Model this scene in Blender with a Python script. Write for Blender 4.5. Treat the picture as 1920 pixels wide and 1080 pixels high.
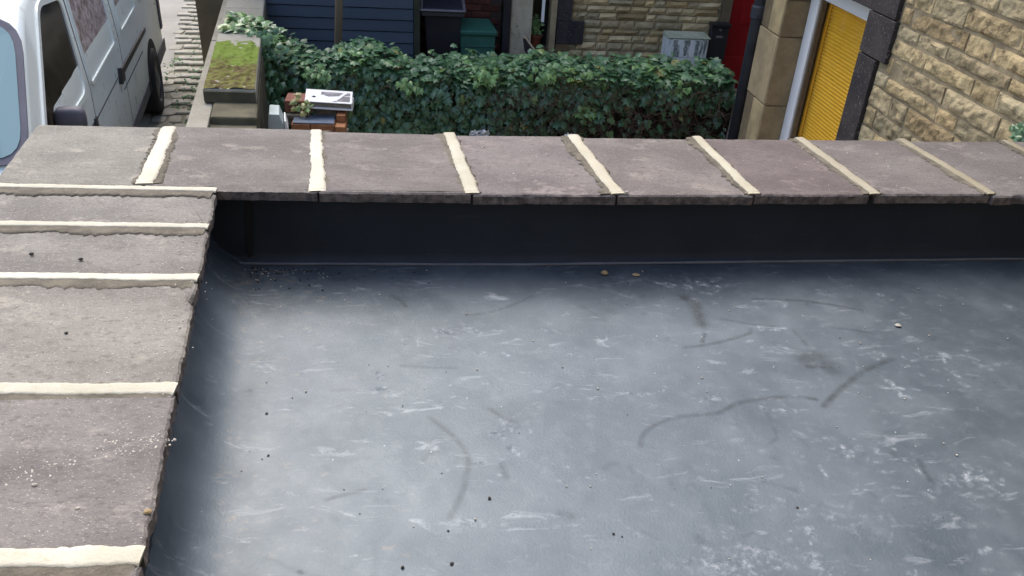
import bpy, math, random
import numpy as np
from mathutils import Vector, Matrix, noise
R = random.Random(7)
for o in list(bpy.data.objects): bpy.data.objects.remove(o)
S = bpy.context.scene; COL = S.collection
# ---------------------------------------------------------------- camera, sky, sun, exposure
CZ = 3.05
cam = bpy.data.cameras.new('camera'); cam.lens = 29.06; cam.sensor_width = 36; cam.clip_start = .02; cam.clip_end = 500
co = bpy.data.objects.new('camera', cam); COL.objects.link(co)
m3 = Matrix(((.99403, -.00066, -.10909), (-.09364, .50803, -.85623), (.05599, .86134, .50494)))
co.matrix_world = Matrix.Translation((0, 0, CZ)) @ m3.to_4x4()
S.camera = co
W = bpy.data.worlds.new('World'); S.world = W; W.use_nodes = True
wn = W.node_tree.nodes; wl = W.node_tree.links
sky = wn.new('ShaderNodeTexSky'); sky.sky_type = 'NISHITA'; sky.sun_disc = False
SUN_EL, SUN_AZ = math.radians(55), math.radians(-17)      # azimuth from +Y towards +X
sky.sun_elevation = SUN_EL; sky.sun_rotation = SUN_AZ
sky.air_density = 1.0; sky.dust_density = 4.0; sky.ozone_density = .7
wl.new(sky.outputs[0], wn['Background'].inputs[0]); wn['Background'].inputs[1].default_value = .15
sl = bpy.data.lights.new('sun', 'SUN'); sl.energy = 1.0; sl.angle = math.radians(60); sl.color = (1, .95, .89)
so = bpy.data.objects.new('sun', sl); COL.objects.link(so)
sd = Vector((math.sin(SUN_AZ)*math.cos(SUN_EL), math.cos(SUN_AZ)*math.cos(SUN_EL), math.sin(SUN_EL)))
so.rotation_euler = sd.to_track_quat('Z', 'Y').to_euler()
S.view_settings.view_transform = 'Standard'; S.view_settings.look = 'None'
S.view_settings.exposure = 1.4; S.view_settings.gamma = 1; S.view_settings.use_curve_mapping = False

# ---------------------------------------------------------------- helpers
def tag(o, label=None, cat=None, group=None, kind=None):
    if label: o['label'] = label
    if cat: o['category'] = cat
    if group: o['group'] = group
    if kind: o['kind'] = kind
    return o
def thing(name, label, cat, loc=(0, 0, 0), group=None):
    o = bpy.data.objects.new(name, None); COL.objects.link(o); o.location = loc; o.empty_display_size = .1
    o['_l'] = 1; del o['_l']
    return tag(o, label, cat, group)
def wloc(p):
    v = Vector((0, 0, 0))
    while p: v += p.location; p = p.parent
    return v
def link(name, me, parent=None, mat=None):
    o = bpy.data.objects.new(name, me); COL.objects.link(o); o.parent = parent
    if mat and not me.materials: me.materials.append(mat)
    return o
def smooth(me): me.polygons.foreach_set('use_smooth', [True]*len(me.polygons))
class MB:
    def __init__(s): s.v = []; s.f = []
    def add(s, vs, fs):
        n = len(s.v); s.v += [tuple(v) for v in vs]; s.f += [tuple(i+n for i in f) for f in fs]; return s
    def box(s, a, b, rz=0, c=None, bev=0):
        (x0, y0, z0), (x1, y1, z1) = a, b
        if bev:
            e = bev; vs = []
            for z, q in ((z0, e), (z0+e, 0), (z1-e, 0), (z1, e)):
                vs += [(x0+q, y0+e, z), (x0+e, y0+q, z), (x1-e, y0+q, z), (x1-q, y0+e, z), (x1-q, y1-e, z), (x1-e, y1-q, z), (x0+e, y1-q, z), (x0+q, y1-e, z)]
            fs = [tuple(reversed(range(8)))]
            for k in range(3):
                for i in range(8): j = (i+1) % 8; fs.append((k*8+i, k*8+j, k*8+8+j, k*8+8+i))
            fs.append(tuple(range(24, 32)))
        else:
            vs = [(x0, y0, z0), (x1, y0, z0), (x1, y1, z0), (x0, y1, z0), (x0, y0, z1), (x1, y0, z1), (x1, y1, z1), (x0, y1, z1)]
            fs = [(3, 2, 1, 0), (4, 5, 6, 7), (0, 1, 5, 4), (1, 2, 6, 5), (2, 3, 7, 6), (3, 0, 4, 7)]
        if rz:
            c = c or ((x0+x1)/2, (y0+y1)/2); cs, sn = math.cos(rz), math.sin(rz)
            vs = [(c[0]+(x-c[0])*cs-(y-c[1])*sn, c[1]+(x-c[0])*sn+(y-c[1])*cs, z) for x, y, z in vs]
        return s.add(vs, fs)
    def hexa(s, v8): return s.add(v8, [(3, 2, 1, 0), (4, 5, 6, 7), (0, 1, 5, 4), (1, 2, 6, 5), (2, 3, 7, 6), (3, 0, 4, 7)])
    def prism(s, poly, d):                       # polygon of 3D points extruded by vector d
        n = len(poly); vs = [Vector(p) for p in poly]; vs = vs+[v+Vector(d) for v in vs]
        fs = [tuple(reversed(range(n))), tuple(range(n, 2*n))]+[(i, (i+1) % n, n+(i+1) % n, n+i) for i in range(n)]
        return s.add(vs, fs)
    def tube(s, pts, r, n=12, cap=True):
        pts = [Vector(p) for p in pts]; rs = r if isinstance(r, (list, tuple)) else [r]*len(pts)
        vs = []; fs = []
        for i, p in enumerate(pts):
            t = (pts[min(i+1, len(pts)-1)]-pts[max(i-1, 0)]).normalized()
            a = t.orthogonal().normalized() if i == 0 else (a-t*a.dot(t)).normalized()
            b = t.cross(a)
            vs += [p+(a*math.cos(2*math.pi*k/n)+b*math.sin(2*math.pi*k/n))*rs[i] for k in range(n)]
        for i in range(len(pts)-1):
            for k in range(n): fs.append((i*n+k, i*n+(k+1) % n, (i+1)*n+(k+1) % n, (i+1)*n+k))
        if cap: fs += [tuple(reversed(range(n))), tuple(range(len(vs)-n, len(vs)))]
        return s.add(vs, fs)
    def build(s, name, mat, parent=None, sm=False, bevel=0, label=None, kind=None):
        off = wloc(parent); me = bpy.data.meshes.new(name)
        me.from_pydata([tuple(Vector(v)-off) for v in s.v], [], s.f); me.update()
        if sm: smooth(me)
        o = link(name, me, parent, mat)
        if bevel:
            b = o.modifiers.new('b', 'BEVEL'); b.width = bevel; b.segments = 2; b.limit_method = 'ANGLE'; b.angle_limit = .6
        if label: o['label'] = label
        if kind: o['kind'] = kind
        return o

# ---------------------------------------------------------------- materials
def M(name, c1, c2, sc=3., rough=.85, bump=.3, bsc=60., var=.2, c3=None, t3=.6, s3=9., speck=None, ssc=180., spec=.4, metal=0, stretch=(1, 1, 1), tint=False, bdist=.004, streak=None):
    m = bpy.data.materials.new(name); m.use_nodes = True; nt = m.node_tree; N = nt.nodes; L = nt.links
    P = N['Principled BSDF']; tc = N.new('ShaderNodeTexCoord'); oi = N.new('ShaderNodeObjectInfo')
    mp = N.new('ShaderNodeVectorMath'); mp.operation = 'MULTIPLY'; mp.inputs[1].default_value = stretch
    L.new(tc.outputs['Object'], mp.inputs[0])
    cb = N.new('ShaderNodeVectorMath'); cb.operation = 'MULTIPLY'; cb.inputs[1].default_value = (37.1, 53.7, 71.3)
    cx = N.new('ShaderNodeCombineXYZ'); [L.new(oi.outputs['Random'], cx.inputs[i]) for i in range(3)]; L.new(cx.outputs[0], cb.inputs[0])
    ad = N.new('ShaderNodeVectorMath'); L.new(mp.outputs[0], ad.inputs[0]); L.new(cb.outputs[0], ad.inputs[1]); V = ad.outputs[0]
    def nz(scale, det=6, ro=.6):
        n = N.new('ShaderNodeTexNoise'); n.inputs['Scale'].default_value = scale; n.inputs['Detail'].default_value = det; n.inputs['Roughness'].default_value = ro; L.new(V, n.inputs['Vector']); return n.outputs['Fac']
    def ramp(f, a, b):
        r = N.new('ShaderNodeMapRange'); r.inputs[1].default_value = a; r.inputs[2].default_value = b; r.interpolation_type = 'SMOOTHSTEP'; L.new(f, r.inputs[0]); return r.outputs[0]
    def mix(f, a, b, mode='MIX'):
        x = N.new('ShaderNodeMix'); x.data_type = 'RGBA'; x.blend_type = mode
        if hasattr(f, 'is_linked'): L.new(f, x.inputs[0])
        else: x.inputs[0].default_value = f
        for k, q in ((6, a), (7, b)):
            if hasattr(q, 'is_linked'): L.new(q, x.inputs[k])
            else: x.inputs[k].default_value = (*q, 1)
        return x.outputs[2]
    col = mix(ramp(nz(sc), .35, .65), c1, c2)
    if c3: col = mix(ramp(nz(s3, 8, .7), t3, t3+.12), col, c3)
    if speck: col = mix(ramp(nz(ssc, 3, .6), .60, .72), col, speck)
    if tint and speck: col = mix(ramp(nz(ssc*.45, 6, .8), .52, .74), col, tuple(v*.45 for v in c2))
    if streak: col = mix(ramp(nz(streak[1], 5, .7), .5, .75), col, streak[0])
    # value variation per object
    mr = N.new('ShaderNodeMapRange'); mr.inputs[3].default_value = 1-var; mr.inputs[4].default_value = 1+var; L.new(oi.outputs['Random'], mr.inputs[0])
    hs = N.new('ShaderNodeHueSaturation'); L.new(mr.outputs[0], hs.inputs['Value']); L.new(col, hs.inputs['Color']); col = hs.outputs[0]
    if tint: col = mix(1., col, oi.outputs['Color'], 'MULTIPLY')
    L.new(col, P.inputs['Base Color'])
    rr = N.new('ShaderNodeMapRange'); rr.inputs[3].default_value = max(0, rough-.1); rr.inputs[4].default_value = min(1, rough+.1); L.new(nz(sc*3), rr.inputs[0]); L.new(rr.outputs[0], P.inputs['Roughness'])
    P.inputs['Specular IOR Level'].default_value = spec; P.inputs['Metallic'].default_value = metal
    if bump:
        b = N.new('ShaderNodeBump'); b.inputs['Strength'].default_value = bump; b.inputs['Distance'].default_value = bdist
        L.new(nz(bsc, 10, .65), b.inputs['Height']); L.new(b.outputs[0], P.inputs['Normal'])
    m['_'] = 0; del m['_']
    return m
coping_m = M('coping_concrete', (.152, .148, .141), (.104, .099, .096), 3.4, .9, 1, 110, .05, c3=(.190, .182, .168), t3=.54, s3=7, speck=(.36, .345, .32), ssc=210, tint=True, stretch=(1, 1.6, 1), streak=((.085, .075, .073), 42), bdist=.003)
edge_m = M('coping_edge', (.19, .155, .135), (.075, .062, .056), 30, .95, 1, 120, .1, c3=(.15, .13, .11), t3=.6, s3=60)
mortar_m = M('fresh_mortar', (.45, .437, .365), (.39, .375, .30), 7, .85, .7, 140, .08, c3=(.26, .225, .16), t3=.62, s3=30, streak=((.38, .35, .26), 60), tint=True)
smear_m = M('mortar_smear', (.135, .12, .092), (.085, .075, .058), 20, .95, 1, 160, .1, c3=(.24, .22, .165), t3=.6, s3=50)
stoneN_m = M('near_sandstone', (.44, .365, .22), (.345, .28, .163), 5, .92, 1, 34, .2, c3=(.10, .078, .048), t3=.545, s3=10, speck=(.50, .43, .28), ssc=40, streak=((.21, .17, .10), 18), tint=True, bdist=.012)
stoneF_m = M('far_sandstone', (.50, .415, .25), (.38, .305, .18), 6, .92, .9, 40, .25, c3=(.08, .06, .035), t3=.63, s3=11, tint=True, bdist=.01)
joint_m = M('wall_joint_mortar', (.33, .275, .175), (.19, .155, .10), 7, .95, 1, 50, .1, c3=(.09, .075, .05), t3=.6, s3=12)
jointF_m = M('far_joint_mortar', (.36, .30, .19), (.2, .165, .11), 8, .95, .8, 60, .1)
dark_m = M('dark_painted_stone', (.050, .043, .043), (.028, .025, .027), 7, .85, .9, 60, .1, c3=(.13, .105, .08), t3=.62, s3=14, speck=(.2, .19, .18), ssc=60)
jamb_m = M('dressed_jamb_stone', (.40, .325, .20), (.29, .235, .145), 6, .9, .5, 60, .2, c3=(.11, .085, .055), t3=.6, s3=5, tint=True)
pvc_m = M('white_pvc', (.88, .88, .87), (.85, .86, .86), 3, .35, .05, 30, .01)
blind_m = M('yellow_blind', (.95, .57, .05), (.92, .53, .045), 3, .5, 0, 30, .04)
black_m = M('black_plastic', (.018, .018, .021), (.026, .026, .03), 4, .45, .1, 50, .1)
pipe_m = M('grey_black_pipe', (.045, .05, .062), (.03, .033, .042), 6, .5, .2, 60, .05)
grn_m = M('green_plastic', (.045, .15, .115), (.035, .12, .09), 4, .6, .15, 50, .06)
grn2_m = M('green_plastic_lid', (.03, .13, .095), (.025, .11, .08), 4, .55, .15, 50, .06)
shed_m = M('blue_painted_boards', (.075, .10, .135), (.055, .078, .108), 2, .7, .5, 60, .12, c3=(.07, .09, .12), t3=.62, s3=20, stretch=(.15, 1, 1))
olive_m = M('mossy_post', (.045, .05, .03), (.03, .034, .022), 6, .9, .4, 60, .1)
wood_m = M('grey_brown_wood', (.20, .155, .095), (.13, .1, .065), 8, .9, .6, 60, .1, stretch=(1, 1, .15), c3=(.26, .21, .14), t3=.6, s3=20)
red_m = M('red_door_paint', (.30, .008, .012), (.26, .006, .01), 3, .4, .1, 40, .05)
rbrick_m = M('red_brick', (.16, .055, .035), (.11, .04, .028), 9, .9, .7, 70, .25)
white_m = M('painted_white', (.8, .82, .8), (.72, .75, .73), 3, .6, .2, 40, .05, c3=(.27, .3, .25), t3=.64, s3=10)
meter_m = M('stained_white_plastic', (.84, .87, .85), (.75, .79, .77), 5, .55, .2, 40, .02, c3=(.12, .14, .12), t3=.53, s3=9, stretch=(1.6, 1, .22))
algae_m = M('algae_plastic', (.45, .47, .36), (.32, .35, .24), 9, .8, .3, 50, .05, c3=(.45, .47, .38), t3=.58, s3=12)
road_m = M('asphalt', (.235, .23, .215), (.19, .186, .172), 1.2, .9, .8, 200, .02, speck=(.4, .39, .38), ssc=120, c3=(.21, .2, .19), t3=.6, s3=2.5)
ground_m = M('yard_paving', (.14, .125, .105), (.09, .08, .065), 2, .95, .8, 80, .05)
soil_m = M('sett_bedding', (.18, .172, .135), (.13, .125, .09), 5, 1, .8, 80, .05, c3=(.05, .09, .03), t3=.58, s3=9)
sett_m = M('stone_sett', (.27, .262, .228), (.205, .198, .168), 6, .9, .8, 60, .14, c3=(.17, .16, .13), t3=.6, s3=12)
wallM_m = M('garden_wall_stone', (.29, .28, .235), (.23, .22, .18), 3, .9, .8, 70, .08, c3=(.22, .21, .17), t3=.6, s3=9, speck=(.5, .48, .42), ssc=90)
wallD_m = M('dark_wall_stone', (.125, .115, .075), (.075, .07, .045), 5, .95, .9, 60, .12, c3=(.17, .16, .1), t3=.6, s3=12)  # darker olive brown stone for wall body, end blocks and capstone end
van_m = M('van_white_paint', (.79, .86, .85), (.75, .83, .82), 1.5, .3, 0, 30, 0, spec=.5, c3=(.55, .58, .55), t3=.6, s3=3)
rubber_m = M('grey_rubber', (.10, .10, .13), (.08, .08, .105), 5, .6, .1, 60, 0)
tyre_m = M('tyre', (.015, .015, .016), (.022, .022, .023), 8, .8, .3, 60, 0)
rim_m = M('steel_rim', (.16, .16, .18), (.11, .11, .12), 5, .45, 0, 60, 0, metal=.6)
obrick_m = M('orange_brick', (.40, .19, .085), (.31, .13, .06), 16, .9, .6, 90, .15)
pbrick_m = M('old_pink_brick', (.27, .12, .085), (.2, .095, .07), 14, .9, .7, 90, .12, c3=(.3, .27, .22), t3=.6, s3=18)
gbrick_m = M('grey_brick', (.22, .20, .16), (.16, .14, .11), 14, .9, .6, 90, .12)
slate_m = M('blue_grey_slate', (.17, .21, .27), (.13, .16, .22), 9, .5, .3, 60, .05)
panel_m = M('white_panel', (.8, .8, .78), (.76, .76, .74), 4, .5, .1, 40, 0)
pgrey_m = M('panel_grey_print', (.27, .25, .26), (.16, .15, .16), 18, .5, .1, 40, 0)
pale_m = M('pale_painted_block', (.48, .56, .56), (.40, .47, .47), 7, .8, .3, 60, .05)
terra_m = M('terracotta', (.24, .07, .04), (.2, .06, .035), 7, .8, .3, 60, .05)
twig_m = M('twig', (.12, .08, .055), (.07, .047, .033), 12, .95, .4, 60, .2)
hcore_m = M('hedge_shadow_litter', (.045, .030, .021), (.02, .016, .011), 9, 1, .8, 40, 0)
grit_m = M('pale_grit', (.42, .40, .35), (.27, .25, .22), 30, .9, .4, 200, .25)
dgrit_m = M('dark_grit', (.05, .045, .04), (.03, .028, .025), 30, .9, .4, 200, .2)
lump_m = M('dried_mortar_lump', (.34, .26, .14), (.26, .19, .1), 40, .95, .8, 200, .15)
bag_m = M('white_plastic_bag', (.75, .76, .76), (.68, .7, .7), 10, .4, .3, 60, .02)
render_m = M('house_masonry', (.26, .205, .13), (.19, .15, .095), 3, .92, .6, 30, .03)
tile_m = M('roof_slate', (.07, .07, .078), (.05, .05, .055), 4, .7, .4, 40, .05)
pier_m = M('tooled_pier_stone', (.52, .46, .34), (.42, .36, .26), 8, .95, 1, 30, .05, c3=(.14, .11, .075), t3=.58, s3=26)
dgreen_m = M('dark_gap', (.012, .012, .012), (.016, .016, .015), 8, .9, .2, 60, 0)

def glassy(name, col, rough=.05, spec=1., ior=1.6, pat=None):
    m = bpy.data.materials.new(name); m.use_nodes = True; nt = m.node_tree; P = nt.nodes['Principled BSDF']
    P.inputs['Base Color'].default_value = (*col, 1); P.inputs['Roughness'].default_value = rough; P.inputs['Specular IOR Level'].default_value = spec; P.inputs['IOR'].default_value = ior
    if pat:
        tc = nt.nodes.new('ShaderNodeTexCoord'); n = nt.nodes.new('ShaderNodeTexNoise'); n.inputs['Scale'].default_value = pat[2]; n.inputs['Detail'].default_value = 7; n.inputs['Distortion'].default_value = 1.2
        r = nt.nodes.new('ShaderNodeValToRGB'); r.color_ramp.elements[0].position = .36; r.color_ramp.elements[1].position = .64
        r.color_ramp.elements[0].color = (*pat[0], 1); r.color_ramp.elements[1].color = (*pat[1], 1)
        nt.links.new(tc.outputs['Object'], n.inputs['Vector']); nt.links.new(n.outputs['Fac'], r.inputs[0]); nt.links.new(r.outputs[0], P.inputs['Base Color'])
    return m
vglass_m = glassy('dark_van_glass', (.02, .02, .018), .12, .15, 1.3, ((.012, .012, .01), (.05, .043, .034), 3.))
mottled_m = glassy('mottled_window_glass', (.2, .17, .18), .35, .5, 1.45, ((.17, .12, .115), (.62, .54, .57), 16.))  # side panes carry mottled pink brown noise in their base colour
wscreen_m = glassy('windscreen_glass', (.20, .30, .32), .12, .5, 1.5)  # teal base colour stands in for reflected sky and the cab inside
def pane_mat():
    m = bpy.data.materials.new('window_pane'); m.use_nodes = True; nt = m.node_tree; N = nt.nodes; L = nt.links
    for n in list(N):
        if n.type == 'BSDF_PRINCIPLED': N.remove(n)
    t = N.new('ShaderNodeBsdfTransparent'); t.inputs[0].default_value = (.98, .98, .98, 1); g = N.new('ShaderNodeBsdfGlossy'); g.inputs['Roughness'].default_value = .02; lw = N.new('ShaderNodeLayerWeight'); lw.inputs[0].default_value = .25; f = N.new('ShaderNodeMath'); f.operation = 'MULTIPLY'; f.inputs[1].default_value = .12; L.new(lw.outputs['Facing'], f.inputs[0])
    x = N.new('ShaderNodeMixShader'); L.new(f.outputs[0], x.inputs[0]); L.new(t.outputs[0], x.inputs[1]); L.new(g.outputs[0], x.inputs[2]); L.new(x.outputs[0], N['Material Output'].inputs[0]); return m
pane_m = pane_mat()

def leaf_mat():
    m = bpy.data.materials.new('ivy_leaf'); m.use_nodes = True; nt = m.node_tree; N = nt.nodes; L = nt.links; P = N['Principled BSDF']
    a = N.new('ShaderNodeAttribute'); a.attribute_name = 'tint'
    r = N.new('ShaderNodeValToRGB'); e = r.color_ramp.elements
    e[0].position = 0; e[0].color = (.024, .074, .030, 1); e[1].position = 1; e[1].color = (.24, .23, .06, 1)
    for p, c in ((.35, (.047, .122, .052, 1)), (.62, (.10, .205, .09, 1)), (.85, (.16, .30, .08, 1)), (.93, (.16, .24, .07, 1))): q = e.new(p); q.color = c
    L.new(a.outputs['Fac'], r.inputs[0]); L.new(r.outputs[0], P.inputs['Base Color']); P.inputs['Roughness'].default_value = .36; P.inputs['Specular IOR Level'].default_value = .6
    P.inputs['Subsurface Weight'].default_value = 0
    return m
leaf_m = leaf_mat()
weed_m = leaf_m.copy(); weed_m.name = 'weed_leaf'; weed_m.node_tree.nodes['Principled BSDF'].inputs['Roughness'].default_value = .85; weed_m.node_tree.nodes['Principled BSDF'].inputs['Specular IOR Level'].default_value = .15

# ---------------------------------------------------------------- ground, road, setts
g = MB(); g.box((-60, -30, -.3), (60, 90, 0)); tag(g.build('ground', ground_m), kind='structure')
def wx(Y, a=-1.53, y0=5.885): return a-.137*(Y-y0)     # lines that run with the lane
road = MB(); road.prism([(-14, -20, .0), (wx(-20, -2.72, 8.0), -20, 0), (wx(8., -2.72, 8.), 8, 0), (-3.13, 10.9, 0), (-3.30, 11.7, 0), (-3.62, 14.4, 0), (-7.5, 50, 0), (-14, 50, 0)], (0, 0, .012))
tag(road.build('road', road_m), kind='structure')
bed = MB(); bed.prism([(wx(3, -1.66), 3, 0), (wx(20, -1.66), 20, 0), (wx(20, -1.66)-2.6, 20, 0), (wx(3, -1.66)-2.4, 3, 0)], (0, 0, .006))
pv = bed.build('sett_paving', soil_m); tag(pv, kind='structure')
setts = []
y = 8.1; row = 0
def sett_mesh(w, l, sd):
    rr = random.Random(sd); vs = []; n = 10
    for k, (h, q) in enumerate(((0, 1.), (.035, 1.), (.045, .9))):
        for i in range(n):
            a = 2*math.pi*i/n; c, s_ = math.cos(a), math.sin(a); e = .35
            x = math.copysign(abs(c)**e, c)*w/2; yy = math.copysign(abs(s_)**e, s_)*l/2
            j = noise.noise(Vector((c*1.5, s_*1.5, sd*3.1)))*.16
            vs.append((x*q*(1+j*1.6), yy*q*(1+j*1.6), h*.42+(rr.uniform(-.004, .004) if k else 0)))
    fs = [(k*n+i, k*n+(i+1) % n, (k+1)*n+(i+1) % n, (k+1)*n+i) for k in range(2) for i in range(n)]+[tuple(range(2*n, 3*n))]
    me = bpy.data.meshes.new('sett'); me.from_pydata(vs, [], fs); me.materials.append(sett_m); return me
sm = [sett_mesh(.165, .25, i) for i in range(9)]
cnt = 0; extra = []
while y < 15.5:
    xr = wx(y, -1.72); xl = wx(y, -2.80, 8.4) if y < 11.2 else (-3.17-(y-10.9)*.17)
    x = xr-.08-(row % 2)*.09-R.uniform(0, .05)
    while x > xl:
        o = (x+R.uniform(-.015, .015), y+R.uniform(-.03, .03), R.uniform(-.006, .004))
        # lane side kerb band only where the photograph can see it
        if cnt < 290 and x < wx(y, -1.72)-.35-.10*(y-8):
            s_ = link('stone_sett', R.choice(sm), pv); s_.location = o; s_.rotation_euler = (R.uniform(-.05, .05), R.uniform(-.05, .05), .137+R.uniform(-.3, .3)); s_.scale = (R.uniform(.75, 1.12), R.uniform(.65, 1.08), R.uniform(.7, 1.05)); cnt += 1
        elif x >= wx(y, -1.72)-.35-.10*(y-8): extra.append(o)
        x -= R.uniform(.158, .195)
    y += .258; row += 1
e_ = MB()
for (a, b, c) in extra: e_.box((a-.1, b-.07, 0), (a+.1, b+.07, .035+c), rz=.137, bev=.012)
e_.build('hidden_sett', sett_m, pv, kind='stuff')

def leaf_poly(kind=0):
    hp = [(0, 0), (.22, -.10), (.50, .10), (.34, .32), (.46, .60), (.18, .60), (0, 1.0)]
    if kind == 1: hp = [(0, 0), (.28, -.05), (.42, .22), (.28, .45), (.30, .66), (.12, .75), (0, 1.05)]
    return hp
def leaf_geo(kind, size, tilt, rr):
    hp = leaf_poly(kind); pts = hp+[(-x, y) for x, y in reversed(hp[1:-1])]
    vs = [(0, .4, .03)]+[(x, y, -.22*abs(x)-.10*(y-.4)**2) for x, y in pts]
    n = len(pts); fs = [(0, 1+i, 1+(i+1) % n) for i in range(n)]
    return [(a*size, b*size, c*size) for a, b, c in vs], fs
def leaf_mesh(kind, size, tint):
    v, f = leaf_geo(kind, size, 0, R); me = bpy.data.meshes.new('ivy_leaf'); me.from_pydata(v, [], f)
    a = me.attributes.new('tint', 'FLOAT', 'POINT'); a.data.foreach_set('value', [tint]*len(v)); me.materials.append(leaf_m); return me
def leaf_cloud(name, items, parent=None, kind='stuff'):
    V = []; F = []; T = []
    for (p, q, size, tint, kd) in items:
        v, f = leaf_geo(kd, size, 0, R); n = len(V)
        for a in v: V.append(tuple(p+q @ Vector(a)))
        F += [tuple(i+n for i in t) for t in f]; T += [tint]*len(v)
    off = wloc(parent); V = [(a[0]-off.x, a[1]-off.y, a[2]-off.z) for a in V]
    me = bpy.data.meshes.new(name); me.from_pydata(V, [], F); a = me.attributes.new('tint', 'FLOAT', 'POINT'); a.data.foreach_set('value', T); me.materials.append(leaf_m)
    o = link(name, me, parent)
    if kind: o['kind'] = kind
    return o
def leaf_rot(nrm, tipdir, rr, jit=.35):
    n = Vector(nrm)+Vector((rr.uniform(-jit, jit), rr.uniform(-jit, jit), rr.uniform(-jit, jit))); n.normalize()
    t = Vector(tipdir)+Vector((rr.uniform(-.7, .7), rr.uniform(-.4, .4), rr.uniform(-.4, .4))); t -= n*t.dot(n); t.normalize()
    return Matrix((t.cross(n), t, n)).transposed().to_quaternion()
# weeds in the lane
ws = []
for (cx_, cy_, n_, rad) in ((wx(8.6, -1.9), 8.6, 0, .1), (-2.33, 8.75, 60, .14), (-2.5, 9.6, 50, .12), (-2.58, 10.2, 60, .13), (-2.72, 11.0, 50, .12), (-2.85, 11.8, 40, .12), (-2.45, 9.1, 40, .1), (-3.05, 10.6, 25, .08), (-3.0, 10.0, 30, .1)):
    for i in range(n_):
        p = Vector((cx_+R.gauss(0, rad), cy_+R.gauss(0, rad*1.5), R.uniform(.03, .09)))
        ws.append((p, leaf_rot((0, -.3, 1), (R.uniform(-1, 1), R.uniform(-1, 1), .3), R), R.uniform(.02, .04), R.choice([.1, .2, .3, .5, .6]), 1))
wo = leaf_cloud('lane_weeds', ws); wo.data.materials.clear(); wo.data.materials.append(weed_m); tag(wo, 'low green weeds growing between the stone setts beside the lane', 'weeds', kind='stuff')

# ---------------------------------------------------------------- mossy garden wall
gw = thing('garden_wall', 'low stone garden wall with bright green moss on its coping beside the lane', 'wall', (-1.4, 7, 0))
def wquad(name, xa, xb, y0, y1, z0, z1, mat, bevel=.008, par=gw, jit=.004):
    b = MB(); f = lambda x0, Y: x0-.137*(Y-5.885)
    b.hexa([(f(xa, y0), y0, z0), (f(xb, y0), y0, z0), (f(xb, y1), y1, z0), (f(xa, y1), y1, z0), (f(xa, y0), y0, z1), (f(xb, y0), y0, z1), (f(xb, y1), y1, z1), (f(xa, y1), y1, z1)])
    return b.build(name, mat, par, bevel=bevel)
wquad('wall_body', -1.60, -1.16, 5.05, 16.0, 0, 1.06, wallD_m, .01)
wquad('ledge_stone', -1.61, -1.47, 5.0, 7.6, 1.062, 1.10, wallM_m, .008)
wquad('ledge_stone', -1.61, -1.47, 7.62, 10.3, 1.062, 1.10, wallM_m, .008)
wquad('ledge_stone', -1.61, -1.47, 10.32, 14.0, 1.062, 1.10, wallM_m, .008)
wquad('end_block', -1.465, -1.155, 5.56, 5.875, .80, 1.115, wallD_m, .015)
wquad('end_block', -1.465, -1.155, 5.2, 5.555, .64, 1.03, wallD_m, .015)
for (a, b) in ((5.885, 6.6), (6.606, 7.5), (7.506, 8.45), (8.456, 9.5), (9.506, 10.6), (10.606, 12)):
    wquad('capstone', -1.53, -1.165, a, b, 1.102 if 0 else 1.105, 1.20+R.uniform(-.004, .004), wallM_m, .012)
wquad('capstone_front', -1.525, -1.170, 5.868, 5.884, 1.108, 1.19, wallD_m, .004)
def moss_mat():
    m = M('moss', (.16, .30, .02), (.22, .37, .03), 9, .95, 1, 90, 0); nt = m.node_tree; N = nt.nodes; L = nt.links; P = N['Principled BSDF']
    tc = N.new('ShaderNodeTexCoord'); sp = N.new('ShaderNodeSeparateXYZ'); L.new(tc.outputs['Object'], sp.inputs[0])
    n = N.new('ShaderNodeTexNoise'); n.inputs['Scale'].default_value = 7; n.inputs['Detail'].default_value = 6; L.new(tc.outputs['Object'], n.inputs['Vector'])
    ma = N.new('ShaderNodeMath'); ma.operation = 'MULTIPLY_ADD'; L.new(n.outputs['Fac'], ma.inputs[0]); ma.inputs[1].default_value = .9; L.new(sp.outputs['Y'], ma.inputs[2])
    r = N.new('ShaderNodeMapRange'); r.inputs[1].default_value = -.06; r.inputs[2].default_value = .10; L.new(ma.outputs[0], r.inputs[0])
    n2 = N.new('ShaderNodeTexNoise'); n2.inputs['Scale'].default_value = 22; n2.inputs['Detail'].default_value = 5; L.new(tc.outputs['Object'], n2.inputs['Vector'])
    cr = N.new('ShaderNodeValToRGB'); cr.color_ramp.elements[0].position = .40; cr.color_ramp.elements[1].position = .6; cr.color_ramp.elements[0].color = (.075, .052, .018, 1); cr.color_ramp.elements[1].color = (.13, .135, .025, 1); L.new(n2.outputs['Fac'], cr.inputs[0])
    x = N.new('ShaderNodeMix'); x.data_type = 'RGBA'; L.new(r.outputs[0], x.inputs[0]); L.new(cr.outputs[0], x.inputs[6]); x.inputs[7].default_value = (.13, .19, .022, 1)
    L.new(x.outputs[2], P.inputs['Base Color']); return m
moss_m = moss_mat()
mo = MB(); nx, ny = 40, 110; vs = []
for j in range(ny+1):
    for i in range(nx+1):
        u, v = i/nx, j/ny; Y = 5.89+v*1.35; X = wx(Y, -1.522+u*.35)
        p = Vector((X*14, Y*14, 0)); h = .012+.018*noise.noise(p)+.012*noise.noise(p*2.3)
        ed = min(u, 1-u)*9+noise.noise(Vector((X*30, Y*12, 8)))*.8; end = (1-v)*2.0+noise.noise(Vector((X*9, Y*5, 3)))*.5
        h = h if ed > 1.2 else max(h*.6, .002); h = h if end > .3 else h+(end-.3)*.06
        vs.append((X, Y, 1.202+h))
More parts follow.
